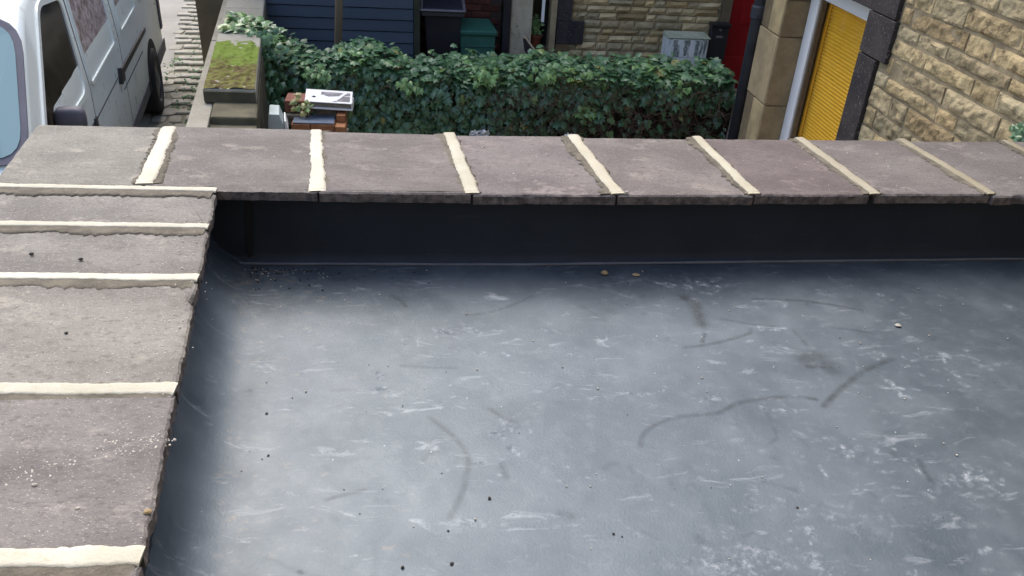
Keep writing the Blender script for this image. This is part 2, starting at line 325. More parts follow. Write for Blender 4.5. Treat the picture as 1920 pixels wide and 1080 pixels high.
fs = [(j*(nx+1)+i, j*(nx+1)+i+1, (j+1)*(nx+1)+i+1, (j+1)*(nx+1)+i) for j in range(ny) for i in range(nx)]
mo.add(vs, fs); mo.build('moss', moss_m, gw, sm=True, kind='stuff')

# ---------------------------------------------------------------- own extension: flat roof and parapet with copings
ZC, ZR = 1.95, 1.67
ext = thing('flat_roof', 'flat roof covered in one sheet of scuffed grey black rubber', 'roof', (0, 0, 0))
xi = lambda Y: -.641+.127*(2.464-Y)
fs_ = lambda x: .031*max(0, x-.3)          # the front parapet runs slightly out of square towards the right
b = MB(); b.box((-1.25, -.3, 0), (2.86, 2.98, ZR-.06)); b.build('extension_walls', render_m, ext)
# membrane with chalk / scuff attributes
dx = .005; X0, X1, Y0, Y1 = -.74, 2.86, -.3, 2.64
nx, ny = int((X1-X0)/dx)+1, int((Y1-Y0)/dx)+1
xs = X0+np.arange(nx)*dx; ys = Y0+np.arange(ny)*dx; GX, GY = np.meshgrid(xs, ys)
rs = np.random.RandomState(3)
def vnoise(sc, seed, oct=3):
    out = np.zeros_like(GX); amp = 1; tot = 0
    for o in range(oct):
        r = np.random.RandomState(seed+o); s_ = sc*2**o; n = r.rand(int(3.2*s_)+4, int(4*s_)+4)
        fx = (GX-X0)*s_; fy = (GY-Y0)*s_; ix = fx.astype(int); iy = fy.astype(int); tx = fx-ix; ty = fy-iy; tx = tx*tx*(3-2*tx); ty = ty*ty*(3-2*ty)
        out += amp*((n[iy, ix]*(1-tx)+n[iy, ix+1]*tx)*(1-ty)+(n[iy+1, ix]*(1-tx)+n[iy+1, ix+1]*tx)*ty); tot += amp; amp *= .55
    return out/tot
N1 = vnoise(3, 1); N2 = vnoise(11, 9); N3 = vnoise(45, 19); N4 = vnoise(90, 29, 1)
dark = np.zeros_like(GX); light = np.zeros_like(GX); brown = np.zeros_like(GX)
def stroke(A, pts, w, amp, rag=.5):
    P = np.array(pts)
    a0 = max(0, int((P[:, 0].min()-w*3-X0)/dx)); a1 = min(nx, int((P[:, 0].max()+w*3-X0)/dx)+1); b0 = max(0, int((P[:, 1].min()-w*3-Y0)/dx)); b1 = min(ny, int((P[:, 1].max()+w*3-Y0)/dx)+1)
    if a1 <= a0 or b1 <= b0: return
    gx, gy = GX[b0:b1, a0:a1], GY[b0:b1, a0:a1]; best = np.full(gx.shape, 9.)
    for (x0, y0), (x1, y1) in zip(pts[:-1], pts[1:]):
        ddx, ddy = x1-x0, y1-y0; l2 = ddx*ddx+ddy*ddy+1e-9; t = np.clip(((gx-x0)*ddx+(gy-y0)*ddy)/l2, 0, 1); best = np.minimum(best, np.hypot(gx-x0-t*ddx, gy-y0-t*ddy))
    v = amp*np.clip(1.3-best/w, 0, 1)*np.clip(1-rag+rag*2*N3[b0:b1, a0:a1]*1.0+(N4[b0:b1, a0:a1]-.5)*rag, 0, 1.2)
    A[b0:b1, a0:a1] = np.maximum(A[b0:b1, a0:a1], v)
def curve(p, k=6):
    if len(p) < 3: return p
    out = []
    for i in range(len(p)-1):
        a, b_, c, d = p[max(i-1, 0)], p[i], p[i+1], p[min(i+2, len(p)-1)]
        for j in range(k):
            t = j/k; out.append(tuple(.5*((2*b_[q])+(-a[q]+c[q])*t+(2*a[q]-5*b_[q]+4*c[q]-d[q])*t*t+(-a[q]+3*b_[q]-3*c[q]+d[q])*t**3) for q in (0, 1)))
    return out+[p[-1]]
for pts, w, amp in (
    ([(.551, 1.556), (.57, 1.601), (.628, 1.647), (.699, 1.669), (.792, 1.679), (.854, 1.716), (.919, 1.734), (1.026, 1.745), (1.089, 1.73)], .009, .75),
    ([(1.10, 1.70), (1.117, 1.716), (1.191, 1.782), (1.302, 1.865), (1.413, 1.919)], .011, .8),
    ([(.87, 2.279), (.889, 2.223), (.877, 2.117)], .026, .95), ([(.869, 2.058), (.852, 2.018)], .008, 1.3),
    ([(.788, 1.987), (.887, 2.009), (1.007, 2.057), (1.025, 2.081)], .008, .7), ([(.95, 2.147), (1.037, 2.115), (1.108, 2.098)], .007, .6),
    ([(1.102, 2.269), (1.242, 2.259), (1.328, 2.24), (1.461, 2.193)], .007, .7), ([(1.302, 2.091), (1.366, 2.078), (1.425, 2.058)], .007, .6),
    ([(1.135, 1.92), (1.18, 1.935), (1.20, 1.88)], .035, .7), ([(1.13, 1.885), (1.20, 1.88)], .01, 1.1),
    ([(.022, 1.681), (.066, 1.627), (.101, 1.57), (.113, 1.516), (.107, 1.465), (.091, 1.397), (.065, 1.334)], .009, .65),
    ([(.178, 1.713), (.214, 1.676), (.243, 1.657)], .008, .8), ([(-.214, 1.395), (-.169, 1.412), (-.13, 1.424)], .007, .6),
    ([(.136, 2.173), (.201, 2.185), (.28, 2.225), (.363, 2.289)], .007, .6), ([(-.096, 2.289), (-.067, 2.262), (-.048, 2.226)], .008, .8),
    ([(-.059, 1.91), (.015, 1.901), (.098, 1.896)], .006, .6), ([(.192, 1.503), (.202, 1.451)], .01, .6), ([(.313, 1.333), (.338, 1.323)], .012, .7),
    ([(1.258, 1.479), (1.248, 1.405)], .009, .7), ([(1.165, 2.08), (1.175, 1.998)], .008, .5)):
    stroke(dark, curve(pts), w, amp)
LM = [[(.101, 1.98), (.238, 1.961)], [(.047, 2.098), (.087, 2.074)], [(.197, 1.658), (.227, 1.651)], [(.193, 1.612), (.207, 1.594)], [(.219, 1.561), (.233, 1.549)], [(.022, 1.729), (.061, 1.734)], [(.95, 2.377), (1.052, 2.337)], [(.814, 2.377), (.85, 2.357)], [(1.346, 1.807), (1.355, 1.738)], [(.694, 1.222), (.761, 1.202)], [(.61, 1.168), (.657, 1.15)], [(.837, 1.272), (.883, 1.248)], [(.752, 1.339), (.789, 1.333)], [(1.071, 1.496), (1.128, 1.539)], [(1.036, 2.085), (1.162, 2.084)], [(.791, 2.377), (.838, 2.357)], [(.494, 2.022), (.551, 2.037)], [(.504, 1.769), (.657, 1.766)], [(.359, 2.096), (.412, 2.079)], [(.124, 2.114), (.15, 2.097)], [(.737, 1.745), (.827, 1.736)], [(.905, 1.696), (.998, 1.674)], [(1.358, 1.432), (1.348, 1.401)], [(.833, 1.178), (.844, 1.166)], [(-.131, 1.869), (-.115, 1.866)], [(-.132, 1.809), (-.109, 1.805)]]
for i, p in enumerate(LM):
    (ax, ay), (bx_, by_) = p
    for k in range(7):
        t = rs.rand(); x = ax+(bx_-ax)*t+rs.normal(0, .006); y = ay+(by_-ay)*t+rs.normal(0, .005); l = rs.uniform(.006, .02); a = math.atan2(by_-ay, bx_-ax)+rs.normal(0, .5)
        stroke(light, [(x, y), (x+l*math.cos(a), y+l*math.sin(a))], rs.uniform(.004, .010), rs.uniform(.3, .95), 1.)
for (cx_, cy_, n_, r__) in ((.70, 1.19, 60, .07), (.62, 1.13, 40, .06), (1.36, 1.42, 40, .06), (.93, 2.36, 30, .05), (.05, 2.07, 25, .06), (1.1, 1.51, 30, .06), (.2, 1.62, 20, .03), (1.5, 1.9, 40, .12), (.95, 1.3, 50, .12)):
    for k in range(n_):
        x = cx_+rs.normal(0, r__); y = cy_+rs.normal(0, r__*.55); a = rs.normal(-.2, .7); l = rs.exponential(.01)+.003; stroke(light, [(x, y), (x+l*math.cos(a), y+l*math.sin(a))], rs.uniform(.003, .008), rs.uniform(.1, .7), 1.)
for i in range(1500):
    x = rs.uniform(-.5, 2.8); y = rs.uniform(-.1, 2.5)
    if N2[int((y-Y0)/dx), int((x-X0)/dx)]+.12*(x > .6) < .5: continue
    a = rs.normal(-.25, .6); l = rs.exponential(.014)+.003
    stroke(light, [(x, y), (x+l*math.cos(a), y+l*math.sin(a))], rs.uniform(.003, .009), rs.choice([.12, .2, .35, .5, .8], p=[.4, .33, .2, .06, .01]), 1.)
for i in range(260):
    x = rs.uniform(-.5, 2.8); y = rs.uniform(-.1, 2.5); a = rs.uniform(0, 6.3); l = rs.exponential(.04)+.01
    stroke(dark, [(x, y), (x+l*math.cos(a)*.5, y+l*math.sin(a)*.3), (x+l*math.cos(a+.3), y+l*math.sin(a+.3))], rs.uniform(.004, .01), rs.uniform(.1, .4), .8)
for i in range(420):                                     # brown grit blown into the corner
    t = rs.rand(); x = -.60+rs.exponential(.14)*1.0; y = 2.47-abs(rs.exponential(.06)) if t < .6 else rs.uniform(1.2, 2.4); x = x if t < .6 else xi(y)+.06+rs.exponential(.09)
    stroke(brown, [(x, y), (x+rs.uniform(-.02, .02), y)], rs.uniform(.004, .009), rs.uniform(.3, .9), .9)
for i in range(160):
    x = rs.uniform(-.45, 0); y = rs.uniform(1.2, 2.4); stroke(brown, [(x, y), (x+.01, y)], rs.uniform(.003, .006), rs.uniform(.1, .35), 1.)
Z = ZR+(N1-.5)*.004+(N2-.5)*.0016
Z += np.clip(GY-2.50-.031*np.maximum(0, GX-.3), 0, 1)*.25
DL = np.clip(GX-(xi(GY)-.045)+.004*(N2-.5), .0, 1); RC = .15+.04*(N1-.5); Z += np.where(DL < RC, RC-np.sqrt(np.maximum(0, RC*RC-(RC-DL)**2)), 0)*.85
co3 = np.stack([GX, GY, Z], -1).reshape(-1, 3).astype(np.float32)
ii = np.arange(nx*ny).reshape(ny, nx); q = np.stack([ii[:-1, :-1], ii[:-1, 1:], ii[1:, 1:], ii[1:, :-1]], -1).reshape(-1, 4)
keep = (GX[:-1, :-1] > (xi(GY[:-1, :-1])-.046)).reshape(-1); q = q[keep]
me = bpy.data.meshes.new('membrane'); me.vertices.add(len(co3)); me.vertices.foreach_set('co', co3.ravel())
me.loops.add(q.size); me.loops.foreach_set('vertex_index', q.ravel()); me.polygons.add(len(q)); me.polygons.foreach_set('loop_start', np.arange(len(q))*4); me.polygons.foreach_set('loop_total', np.full(len(q), 4)); me.polygons.foreach_set('use_smooth', np.ones(len(q), bool)); me.update(calc_edges=True)
for nm, A in (('dark', dark), ('light', light), ('brown', brown), ('blotch', N1*.6+N2*.4)):
    at = me.attributes.new(nm, 'FLOAT', 'POINT'); at.data.foreach_set('value', A.astype(np.float32).ravel())
def membrane_mat(full=True):
    m = bpy.data.materials.new('rubber_membrane'); m.use_nodes = True; nt = m.node_tree; N = nt.nodes; L = nt.links; P = N['Principled BSDF']
    tc = N.new('ShaderNodeTexCoord')
    def nz(sc, det=6, ro=.6):
        n = N.new('ShaderNodeTexNoise'); n.inputs['Scale'].default_value = sc; n.inputs['Detail'].default_value = det; n.inputs['Roughness'].default_value = ro; L.new(tc.outputs['Object'], n.inputs['Vector']); return n.outputs['Fac']
    def mr(f, a, b, c=0, d=1):
        r = N.new('ShaderNodeMapRange'); r.inputs[1].default_value = a; r.inputs[2].default_value = b; r.inputs[3].default_value = c; r.inputs[4].default_value = d; L.new(f, r.inputs[0]); return r.outputs[0]
    def mix(f, a, b):
        x = N.new('ShaderNodeMix'); x.data_type = 'RGBA'; L.new(f, x.inputs[0])
        for k, qq in ((6, a), (7, b)):
            if hasattr(qq, 'is_linked'): L.new(qq, x.inputs[k])
            else: x.inputs[k].default_value = (*qq, 1)
        return x.outputs[2]
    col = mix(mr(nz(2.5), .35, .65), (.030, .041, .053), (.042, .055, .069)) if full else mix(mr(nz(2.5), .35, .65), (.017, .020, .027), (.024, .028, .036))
    rough = None
    if full:
        def at(n): a = N.new('ShaderNodeAttribute'); a.attribute_name = n; return a.outputs['Fac']
        col = mix(mr(at('blotch'), .42, .7, 0, .75), col, (.075, .09, .105))
        col = mix(mr(nz(22, 8, .75), .52, .78, 0, .6), col, (.11, .125, .14))
        mbn = N.new('ShaderNodeMath'); mbn.operation = 'MULTIPLY'; L.new(at('brown'), mbn.inputs[0]); L.new(mr(nz(55, 8, .85), .46, .62, 0, 1), mbn.inputs[1]); col = mix(mbn.outputs[0], col, (.15, .125, .095))
        m0 = N.new('ShaderNodeMath'); m0.operation = 'MULTIPLY'; L.new(at('light'), m0.inputs[0]); L.new(mr(nz(48, 9, .85), .45, .68, 0, 1), m0.inputs[1]); col = mix(m0.outputs[0], col, (.42, .45, .48))
        mdk = N.new('ShaderNodeMath'); mdk.operation = 'MULTIPLY'; L.new(at('dark'), mdk.inputs[0]); L.new(mr(nz(40, 8, .8), .36, .58, .35, .9), mdk.inputs[1]); col = mix(mdk.outputs[0], col, (.018, .02, .025))
        sv = N.new('ShaderNodeVectorMath'); sv.operation = 'MULTIPLY'; sv.inputs[1].default_value = (7, 20, 1); L.new(tc.outputs['Object'], sv.inputs[0])
        sn = N.new('ShaderNodeTexNoise'); sn.inputs['Scale'].default_value = 1.; sn.inputs['Detail'].default_value = 9; sn.inputs['Roughness'].default_value = .72; sn.inputs['Distortion'].default_value = .8; L.new(sv.outputs[0], sn.inputs['Vector'])
        col = mix(mr(sn.outputs['Fac'], .58, .78, 0, .75), col, (.30, .325, .35)); col = mix(mr(nz(4.5, 9, .75), .60, .74, 0, .55), col, (.022, .025, .031))
        v = N.new('ShaderNodeTexVoronoi'); v.inputs['Scale'].default_value = 15; L.new(tc.outputs['Object'], v.inputs['Vector'])
        col = mix(mr(v.outputs['Distance'], .02, .035, .8, 0), col, (.42, .43, .43))
        m1 = N.new('ShaderNodeMath'); m1.operation = 'MULTIPLY_ADD'; L.new(at('light'), m1.inputs[0]); m1.inputs[1].default_value = .3; L.new(mr(nz(7), .3, .7, .43, .53), m1.inputs[2]); L.new(m1.outputs[0], P.inputs['Roughness'])
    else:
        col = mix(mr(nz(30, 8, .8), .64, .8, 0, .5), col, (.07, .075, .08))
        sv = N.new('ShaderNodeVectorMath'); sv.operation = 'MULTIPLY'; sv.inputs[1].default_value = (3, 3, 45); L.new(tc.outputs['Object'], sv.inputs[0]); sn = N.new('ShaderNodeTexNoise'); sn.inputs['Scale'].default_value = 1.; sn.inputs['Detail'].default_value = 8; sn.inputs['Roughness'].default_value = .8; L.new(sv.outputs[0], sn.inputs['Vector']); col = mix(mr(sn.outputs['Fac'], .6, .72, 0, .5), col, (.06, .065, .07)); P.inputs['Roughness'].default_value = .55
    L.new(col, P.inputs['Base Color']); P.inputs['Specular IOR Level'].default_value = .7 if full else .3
    if full: L.new(mr(at('dark'), 0, 1, .70, .50), P.inputs['Specular IOR Level'])
    P.inputs['Specular Tint'].default_value = (.76, .89, 1., 1)
    if full: P.inputs['Coat Weight'].default_value = 0; P.inputs['Coat IOR'].default_value = 1.5; P.inputs['Coat Roughness'].default_value = .42
    b = N.new('ShaderNodeBump'); b.inputs['Strength'].default_value = .35; b.inputs['Distance'].default_value = .002; L.new(nz(160, 4, .6), b.inputs['Height']); L.new(b.outputs[0], P.inputs['Normal'])
    return m
mem_m = membrane_mat(); up_m = membrane_mat(False); up_m.name = 'upstand_rubber'  # upstand copy of the rubber is darker, its shade put into the colour
me.materials.append(mem_m); link('membrane', me, ext)
u = MB(); nseg = 120; vs = []                          # front upstand, slightly wavy sheet turned up the parapet
for i in range(nseg+1):
    x = -.72+i*(3.58/nseg)
    for k, (yy, z) in enumerate(((2.495, ZR+.001), (2.512, ZR+.012), (2.520, ZR+.035), (2.524, ZR+.1), (2.528, ZR+.17), (2.530, 1.917))):
        vs.append((x, fs_(x)+yy+.006*noise.noise(Vector((x*2.2, z*5, 0)))+.0025*noise.noise(Vector((x*9, z*7, 4))), z+(.0015*noise.noise(Vector((x*7, 1, k))) if k < 2 else 0)))
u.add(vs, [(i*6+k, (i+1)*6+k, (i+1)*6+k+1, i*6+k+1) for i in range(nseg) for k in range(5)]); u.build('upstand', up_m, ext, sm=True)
u = MB(); vs = []
for i in range(60):
    y_ = -.3+i*(2.83/59); a = xi(y_)-.045; w9 = .004*noise.noise(Vector((y_*3, 1, 0)))
    vs += [(a+.004+w9, y_, ZR+.07), (a+.002+w9, y_, ZR+.14), (a+w9, y_, 1.916)]
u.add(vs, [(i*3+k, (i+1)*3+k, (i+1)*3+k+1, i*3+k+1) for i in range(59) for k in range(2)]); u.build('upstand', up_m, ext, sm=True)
u = MB(); u.tube([(-.66+i*.05, 2.492+fs_(-.66+i*.05)+.002*noise.noise(Vector((i*.3, 0, 0))), ZR+.004+.0015*noise.noise(Vector((i*.5, 3, 0)))) for i in range(70)], [.0055+.0015*noise.noise(Vector((i*.4, 7, 0))) for i in range(70)], 8); u.build('seam_bead', M('seam_bead', (.10, .108, .12), (.13, .138, .15), 8, .5, .2, 60, 0), ext, sm=True)
u = MB(); u.prism([(-.70, 2.5185, 1.70), (-.60, 2.5185, 1.69), (-.575, 2.5185, 1.715), (-.565, 2.5185, 1.90), (-.70, 2.5185, 1.90)], (0, -.003, 0)); u.build('corner_patch', up_m, ext, bevel=.001)
u = MB(); u.prism([(-.58, 2.512, 1.688), (-.562, 2.512, 1.70), (-.548, 2.513, 1.905), (-.566, 2.513, 1.905)], (0, -.0035, 0)); u.build('patch_edge', dgreen_m, ext, bevel=.001)

par = thing('parapet', 'roof parapet topped with worn concrete coping flags and cream mortar joints', 'wall', (0, 0, 0))
b = MB(); b.box((-1.28, 2.625, ZR-.06), (2.86, 2.98, 1.912)); b.build('masonry', render_m, par)
b = MB(); b.hexa([(xi(-.3)-.63, -.3, ZR-.06), (xi(-.3)-.05, -.3, ZR-.06), (xi(2.55)-.05, 2.55, ZR-.06), (xi(2.55)-.63, 2.55, ZR-.06), (xi(-.3)-.63, -.3, 1.912), (xi(-.3)-.05, -.3, 1.912), (xi(2.55)-.05, 2.55, 1.912), (xi(2.55)-.63, 2.55, 1.912)]); b.build('masonry', render_m, par)
def slab(poly, seed, tint, dz=0, t=.035, rough_edges=(), parent=par, name='coping_stone'):
    # poly ccw corners; perimeter resampled, jittered; worn arris; rough sides
    P = []; n = len(poly)
    for i in range(n):
        a, b_ = Vector(poly[i]), Vector(poly[(i+1) % n]); l = (b_-a).length; k = max(2, int(l/.010)); e = (b_-a).normalized(); nr = Vector((e.y, -e.x)); am = .0042 if i in rough_edges else .0012
        for j in range(k):
            s_ = j/k; p = a+(b_-a)*s_
            d = am*(noise.noise(Vector((p.x*40, p.y*40, seed)))+.5*noise.noise(Vector((p.x*150, p.y*150, seed+5)))+.9*noise.noise(Vector((p.x*11, p.y*11, seed+2)))); chip = max(0, noise.noise(Vector((p.x*13, p.y*13, seed+9)))-.33)*am*6
            P.append((p+nr*(d-chip), nr, i in rough_edges, chip))
    m_ = len(P); vs = []
    c = sum((Vector(q) for q in poly), Vector((0, 0)))/n
    top = ZC+dz
    E_ = [(Vector(poly[i]), (Vector(poly[(i+1) % n])-Vector(poly[i])).normalized()) for i in range(n)]
    def inset(p, d):
        for _ in range(2):
            for a_, e2 in E_:
                ni = Vector((-e2.y, e2.x)); k_ = (p-a_).dot(ni)
                if k_ < d: p = p+ni*(d-k_)
        return p
    for ring in range(5):
        for (p, nr, rg, chip) in P:
            w = .6*noise.noise(Vector((p.x*60, p.y*60, seed+ring*7)))*(.004 if rg else .0012)
            if ring == 0: x = inset(p-nr*(.012+w), .012); z = top
            elif ring == 1: x = inset(p-nr*.005, .004); z = top-.0012-chip*.3+w*.15
            elif ring == 2: x = p+nr*(.0+w); z = top-.006+w*.4-chip
            elif ring == 3: x = p+nr*w*1.4; z = top-t*.55
            else: x = p+nr*(w-.001); z = top-t+w*.7
            vs.append((x.x, x.y, z))
    fs = [tuple(range(m_))]+[(r_*m_+i, (r_+1)*m_+i, (r_+1)*m_+(i+1) % m_, r_*m_+(i+1) % m_) for r_ in range(4) for i in range(m_)]+[tuple(reversed(range(4*m_, 5*m_)))]
    mb = MB(); mb.add(vs, fs); o = mb.build(name, None, parent); o.data.materials.append(coping_m); o.data.materials.append(edge_m)
    o.data.polygons.foreach_set('material_index', [0]*(1+m_*2)+[1]*(m_*2+1)); o.color = (*tint, 1)
    return o
J = [(-1.36, -1.30), (-.926, -.867), (-.394, -.327), (.105, .164), (.583, .648), (1.083, 1.128), (1.516, 1.572), (1.956, 2.016), (2.425, 2.47), (2.86, 2.86)]
tints = [(1.30, 1.30, 1.18), (1.02, .98, .94), (1.0, .93, .92), (.98, .9, .92), (1, .93, .92), (.86, .74, .76), (.88, .83, .84), (.9, .86, .88), (.92, .88, .9)]
gp = .004
for i in range(9):
    (o0, i0), (o1, i1) = J[i], J[i+1]; yi = 2.497 if i == 0 else 2.468+.007*R.uniform(-1, 1); 
    if i == 1: poly = [(i0+gp, 2.497), (-.66, 2.497), (-.645, 2.466), (i1-gp, 2.466), (o1-gp, 3.035), (o0+gp, 3.04)]; re = (2, 1)
    elif i == 0: poly = [(i0-.02, yi), (i1-gp, yi), (o1-gp, 3.04), (o0-.03, 3.04)]; re = ()
    else: poly = [(i0+gp, yi+fs_(i0)), (i1-gp*(1 if i != 5 else 6), yi+fs_(i1)), (o1-gp-(0.02 if i == 4 else 0), 3.02+fs_(o1)*.8+R.uniform(-.012, .014)), (o0+gp, 3.02+fs_(o0)*.8)]; re = (0,)
    if i == 1: re = (2,)
    slab(poly, 10+i, tints[i], R.uniform(-.004, .003), rough_edges=re)
LY = [2.456, 2.198, 1.900, 1.432, .982, .50, .03, -.3]
lt = [(1.16, 1.14, 1.08), (1.22, 1.20, 1.13), (1.28, 1.26, 1.17), (1.12, 1.08, 1.07), (1.05, 1, 1), (1, 1, 1), (1, 1, 1)]
for i in range(7):
    a, b_ = LY[i]-(.004 if i else .003), LY[i+1]+.02
    slab([(xi(b_)-.70, b_-.004), (xi(b_), b_), (xi(a), a), (xi(a)-.70, a-.004)], 40+i, lt[i], R.uniform(-.004, .003), rough_edges=(1,))
def ribbon(name, a, b_, w, h, mat, seed, off=0, rag=.2, base=ZC, flare=0):
    a, b_ = Vector(a), Vector(b_); L_ = (b_-a).length; e = (b_-a)/L_; nr = Vector((-e.y, e.x)); n = int(L_/.007); vs = []
    prof = [(-1, -.004), (-.93, .75), (-.55, 1.0), (.55, .97), (.93, .72), (1, -.004)]
    for i in range(n+1):
        s_ = i/n; p = a+e*L_*s_; wl_ = w/2*(1+rag*1.6*noise.noise(Vector((s_*L_*9, seed, 0)))+rag*1.3*noise.noise(Vector((s_*L_*75, seed, 2)))+flare*s_); wr_ = w/2*(1+rag*2*noise.noise(Vector((s_*L_*14, seed, 9)))+rag*1.3*noise.noise(Vector((s_*L_*75, seed, 12)))+flare*s_)
        cw = off+.004*noise.noise(Vector((s_*L_*5, seed, 20))); et = min(1, min(s_, 1-s_)*L_/.006+.35)
        for (u_, hh) in prof:
            q = p+nr*(cw+u_*(wl_ if u_ < 0 else wr_)); vs.append((q.x, q.y, base+(h*hh*et*(1+.12*noise.noise(Vector((q.x*60, q.y*60, seed)))) if hh > 0 else -.004)))
    k = len(prof); fs = [(i*k+j, i*k+j+1, (i+1)*k+j+1, (i+1)*k+j) for i in range(n) for j in range(k-1)]+[tuple(range(k)), tuple(reversed(range(n*k, n*k+k)))]
    mb = MB(); mb.add(vs, [tuple(reversed(f)) for f in fs]); return mb.build(name, mat, par, sm=True)
for i in range(1, 9):
    o_, i_ = J[i]; y0_ = 2.512 if i == 1 else 2.472+fs_(i_); y1_ = 3.03+fs_(o_)*.8
    w = [0, .050, .047, .044, .042, .036, .036, .034, .03][i]
    mj = ribbon('mortar_joint', (o_, y1_+.003), (i_, y0_), w, .0055, mortar_m, i*3.3, 0, .17, flare=.10)
    mj.color = ((1, 1, 1), (1, 1, 1), (.98, .97, .95), (.9, .88, .85), (.82, .8, .76), (.68, .65, .6), (.55, .52, .46), (.5, .47, .4))[i-1]+(1,)
    ribbon('mortar_smear', (o_, y1_-.004), (i_, y0_+.004), w+.032, .002, smear_m, i*5.1, .006 if i < 3 else -.012, .35)
for i in range(0, 7):
    Y = LY[i]+.010; w = [.030, .031, .033, .040, .042, .04, .04][i]
    ribbon('mortar_joint', (xi(Y)-.70, Y+.012), (xi(Y)-(.002 if i else 0), Y), w, .004, mortar_m, 50+i*2.7, .004, .15, base=ZC)
    ribbon('mortar_smear', (xi(Y)-.70, Y-.004), (xi(Y)-.006, Y-.012), w+.034, .0018, smear_m, 70+i*2.9, -.006, .35)
# grit and crumbs
def pebble(r, seed, n=1, flat=.6):
    vs = []; fs = []
    rings = [(0, .75), (.45, 1), (.8, .7)]; k = 7
    for zz, q in rings:
        for i in range(k):
            a = 2*math.pi*i/k; j = 1+.35*noise.noise(Vector((math.cos(a)*1.3, math.sin(a)*1.3, seed*1.7+zz))); vs.append((math.cos(a)*r*q*j, math.sin(a)*r*q*j*.85, zz*r*flat*2*.8))
    vs.append((0, 0, r*flat*1.7)); fs = [(a*k+i, a*k+(i+1) % k, (a+1)*k+(i+1) % k, (a+1)*k+i) for a in range(2) for i in range(k)]+[(2*k+i, 2*k+(i+1) % k, 3*k) for i in range(k)]+[tuple(reversed(range(k)))]
    return vs, fs
def scatter(name, spots, mat, label, cat, parent=None):
    mb = MB()
    for (x, y, z, r) in spots:
        v, f = pebble(r, R.random()*50, flat=R.uniform(.3, .8)); a = R.random()*6.3; mb.add([(x+p[0]*math.cos(a)-p[1]*math.sin(a), y+p[0]*math.sin(a)+p[1]*math.cos(a), z+p[2]-.0005) for p in v], f)
    o = mb.build(name, mat, parent); tag(o, label, cat, kind='stuff'); return o
sp = []
band = [(-.95, 1.10), (-.753, 1.184), (-.648, 1.222), (-.546, 1.263), (-.505, 1.288)]
for i in range(170):
    t = R.random()**.8*(len(band)-1); k = min(int(t), len(band)-2); f_ = t-k; x = band[k][0]*(1-f_)+band[k+1][0]*f_; y = band[k][1]*(1-f_)+band[k+1][1]*f_
    sp.append((x+R.gauss(0, .012), y+R.gauss(0, .011), ZC+.001, R.choice([.001, .0014, .002, .0028])))
for i in range(60): sp.append((R.gauss(-.545, .035), R.gauss(1.275, .018), ZC+.001, R.choice([.0015, .002, .003])))
for i in range(160): sp.append((R.uniform(-1.0, -.50), R.uniform(.98, 1.9), ZC+.001, R.choice([.001, .0015, .002])))
for i in range(90): sp.append((R.uniform(-1.2, 2.4), R.uniform(2.52, 3.0), ZC+.0015, R.choice([.0015, .002, .003])))
for i in range(60): y_ = R.uniform(.98, 2.3); sp.append((xi(y_)-abs(R.gauss(.02, .02))-.012, y_, ZC+.001, R.choice([.0015, .002, .003])))
scatter('pale_grit', sp, grit_m, 'pale mortar grit scattered over the concrete coping flags', 'grit')
sp = []
for (x, y) in ((.059, 1.292), (.423, 1.268), (.064, 1.201), (-.038, 1.195), (-.393, 1.706), (-.364, 1.547), (.873, 1.329), (.156, 1.386), (.401, 1.891)): sp.append((x, y, ZR+.001, R.uniform(.003, .0052)))
for i in range(60): sp.append((R.uniform(-.45, 2.3), R.uniform(.9, 2.4), ZR+.001, R.choice([.001, .0016, .0022])))
for i in range(90): sp.append((-.6+R.expovariate(6), 2.47-R.expovariate(22), ZR+.0015, R.choice([.002, .003, .0038])))
scatter('dark_grit', sp, dgrit_m, 'dark specks of dirt scattered over the rubber roof', 'grit')
sp = [(R.uniform(-.45, 2.6), R.uniform(.9, 2.47), ZR+.002, R.choice([.001, .0016, .0022, .003])) for i in range(110)]
for i in range(40): sp.append((-.58+R.expovariate(7), 2.46-R.expovariate(20), ZR+.0015, R.choice([.002, .003])))
scatter('roof_crumbs', sp, grit_m, 'tiny white crumbs scattered over the rubber roof', 'crumbs')
def lump(name, x, y, z, r, mat, label, cat, flat=.6, group=None):
    v, f = pebble(r, R.random()*50, flat=flat); mb = MB(); mb.add([(x+a, y+b_, z+c) for a, b_, c in v], f); o = mb.build(name, mat); return tag(o, label, cat, group)
lump('mortar_lump', .626, 2.431, ZR+.002, .014, lump_m, 'rounder of the two yellowish mortar lumps on the rubber roof near the front upstand', 'mortar lump')
lump('mortar_lump', .736, 2.424, ZR+.002, .013, lump_m, 'flat yellowish dried mortar lump on the rubber roof, right of the rounder one', 'mortar lump', .25)
lump('mortar_crumb', 1.524, 2.098, ZR+.002, .010, grit_m, 'small cream mortar crumb lying alone on the right part of the rubber roof', 'mortar crumb', .4)
lump('pebble', -.891, 2.008, ZC+.001, .0065, dgrit_m, 'dark pebble on the third left coping flag, right of its twin', 'pebble')
lump('pebble', -1.024, 2.036, ZC+.001, .0065, dgrit_m, 'dark pebble on the left coping flags nearest the left picture edge', 'pebble')
lump('pebble', -.805, 1.658, ZC+.001, .0045, dgrit_m, 'dark pebble alone on the broad pale left coping flag', 'pebble')
lump('pebble', -.687, 1.166, ZC+.001, .0055, grit_m, 'round white pebble on the lower left coping flag, the leftmost one below the grit band', 'pebble')
lump('pebble', -.594, 1.106, ZC+.001, .0045, grit_m, 'small white pebble in the middle of the lower left coping flag', 'pebble')
lump('pebble', -.473, 1.093, ZC+.001, .0075, lump_m, 'tan pebble at the roof edge of the lower left coping flag', 'pebble')
lump('pebble', .682, 2.49, ZC+.001, .008, grit_m, 'pale mortar pebble at the roof end of the fourth front coping joint', 'pebble')

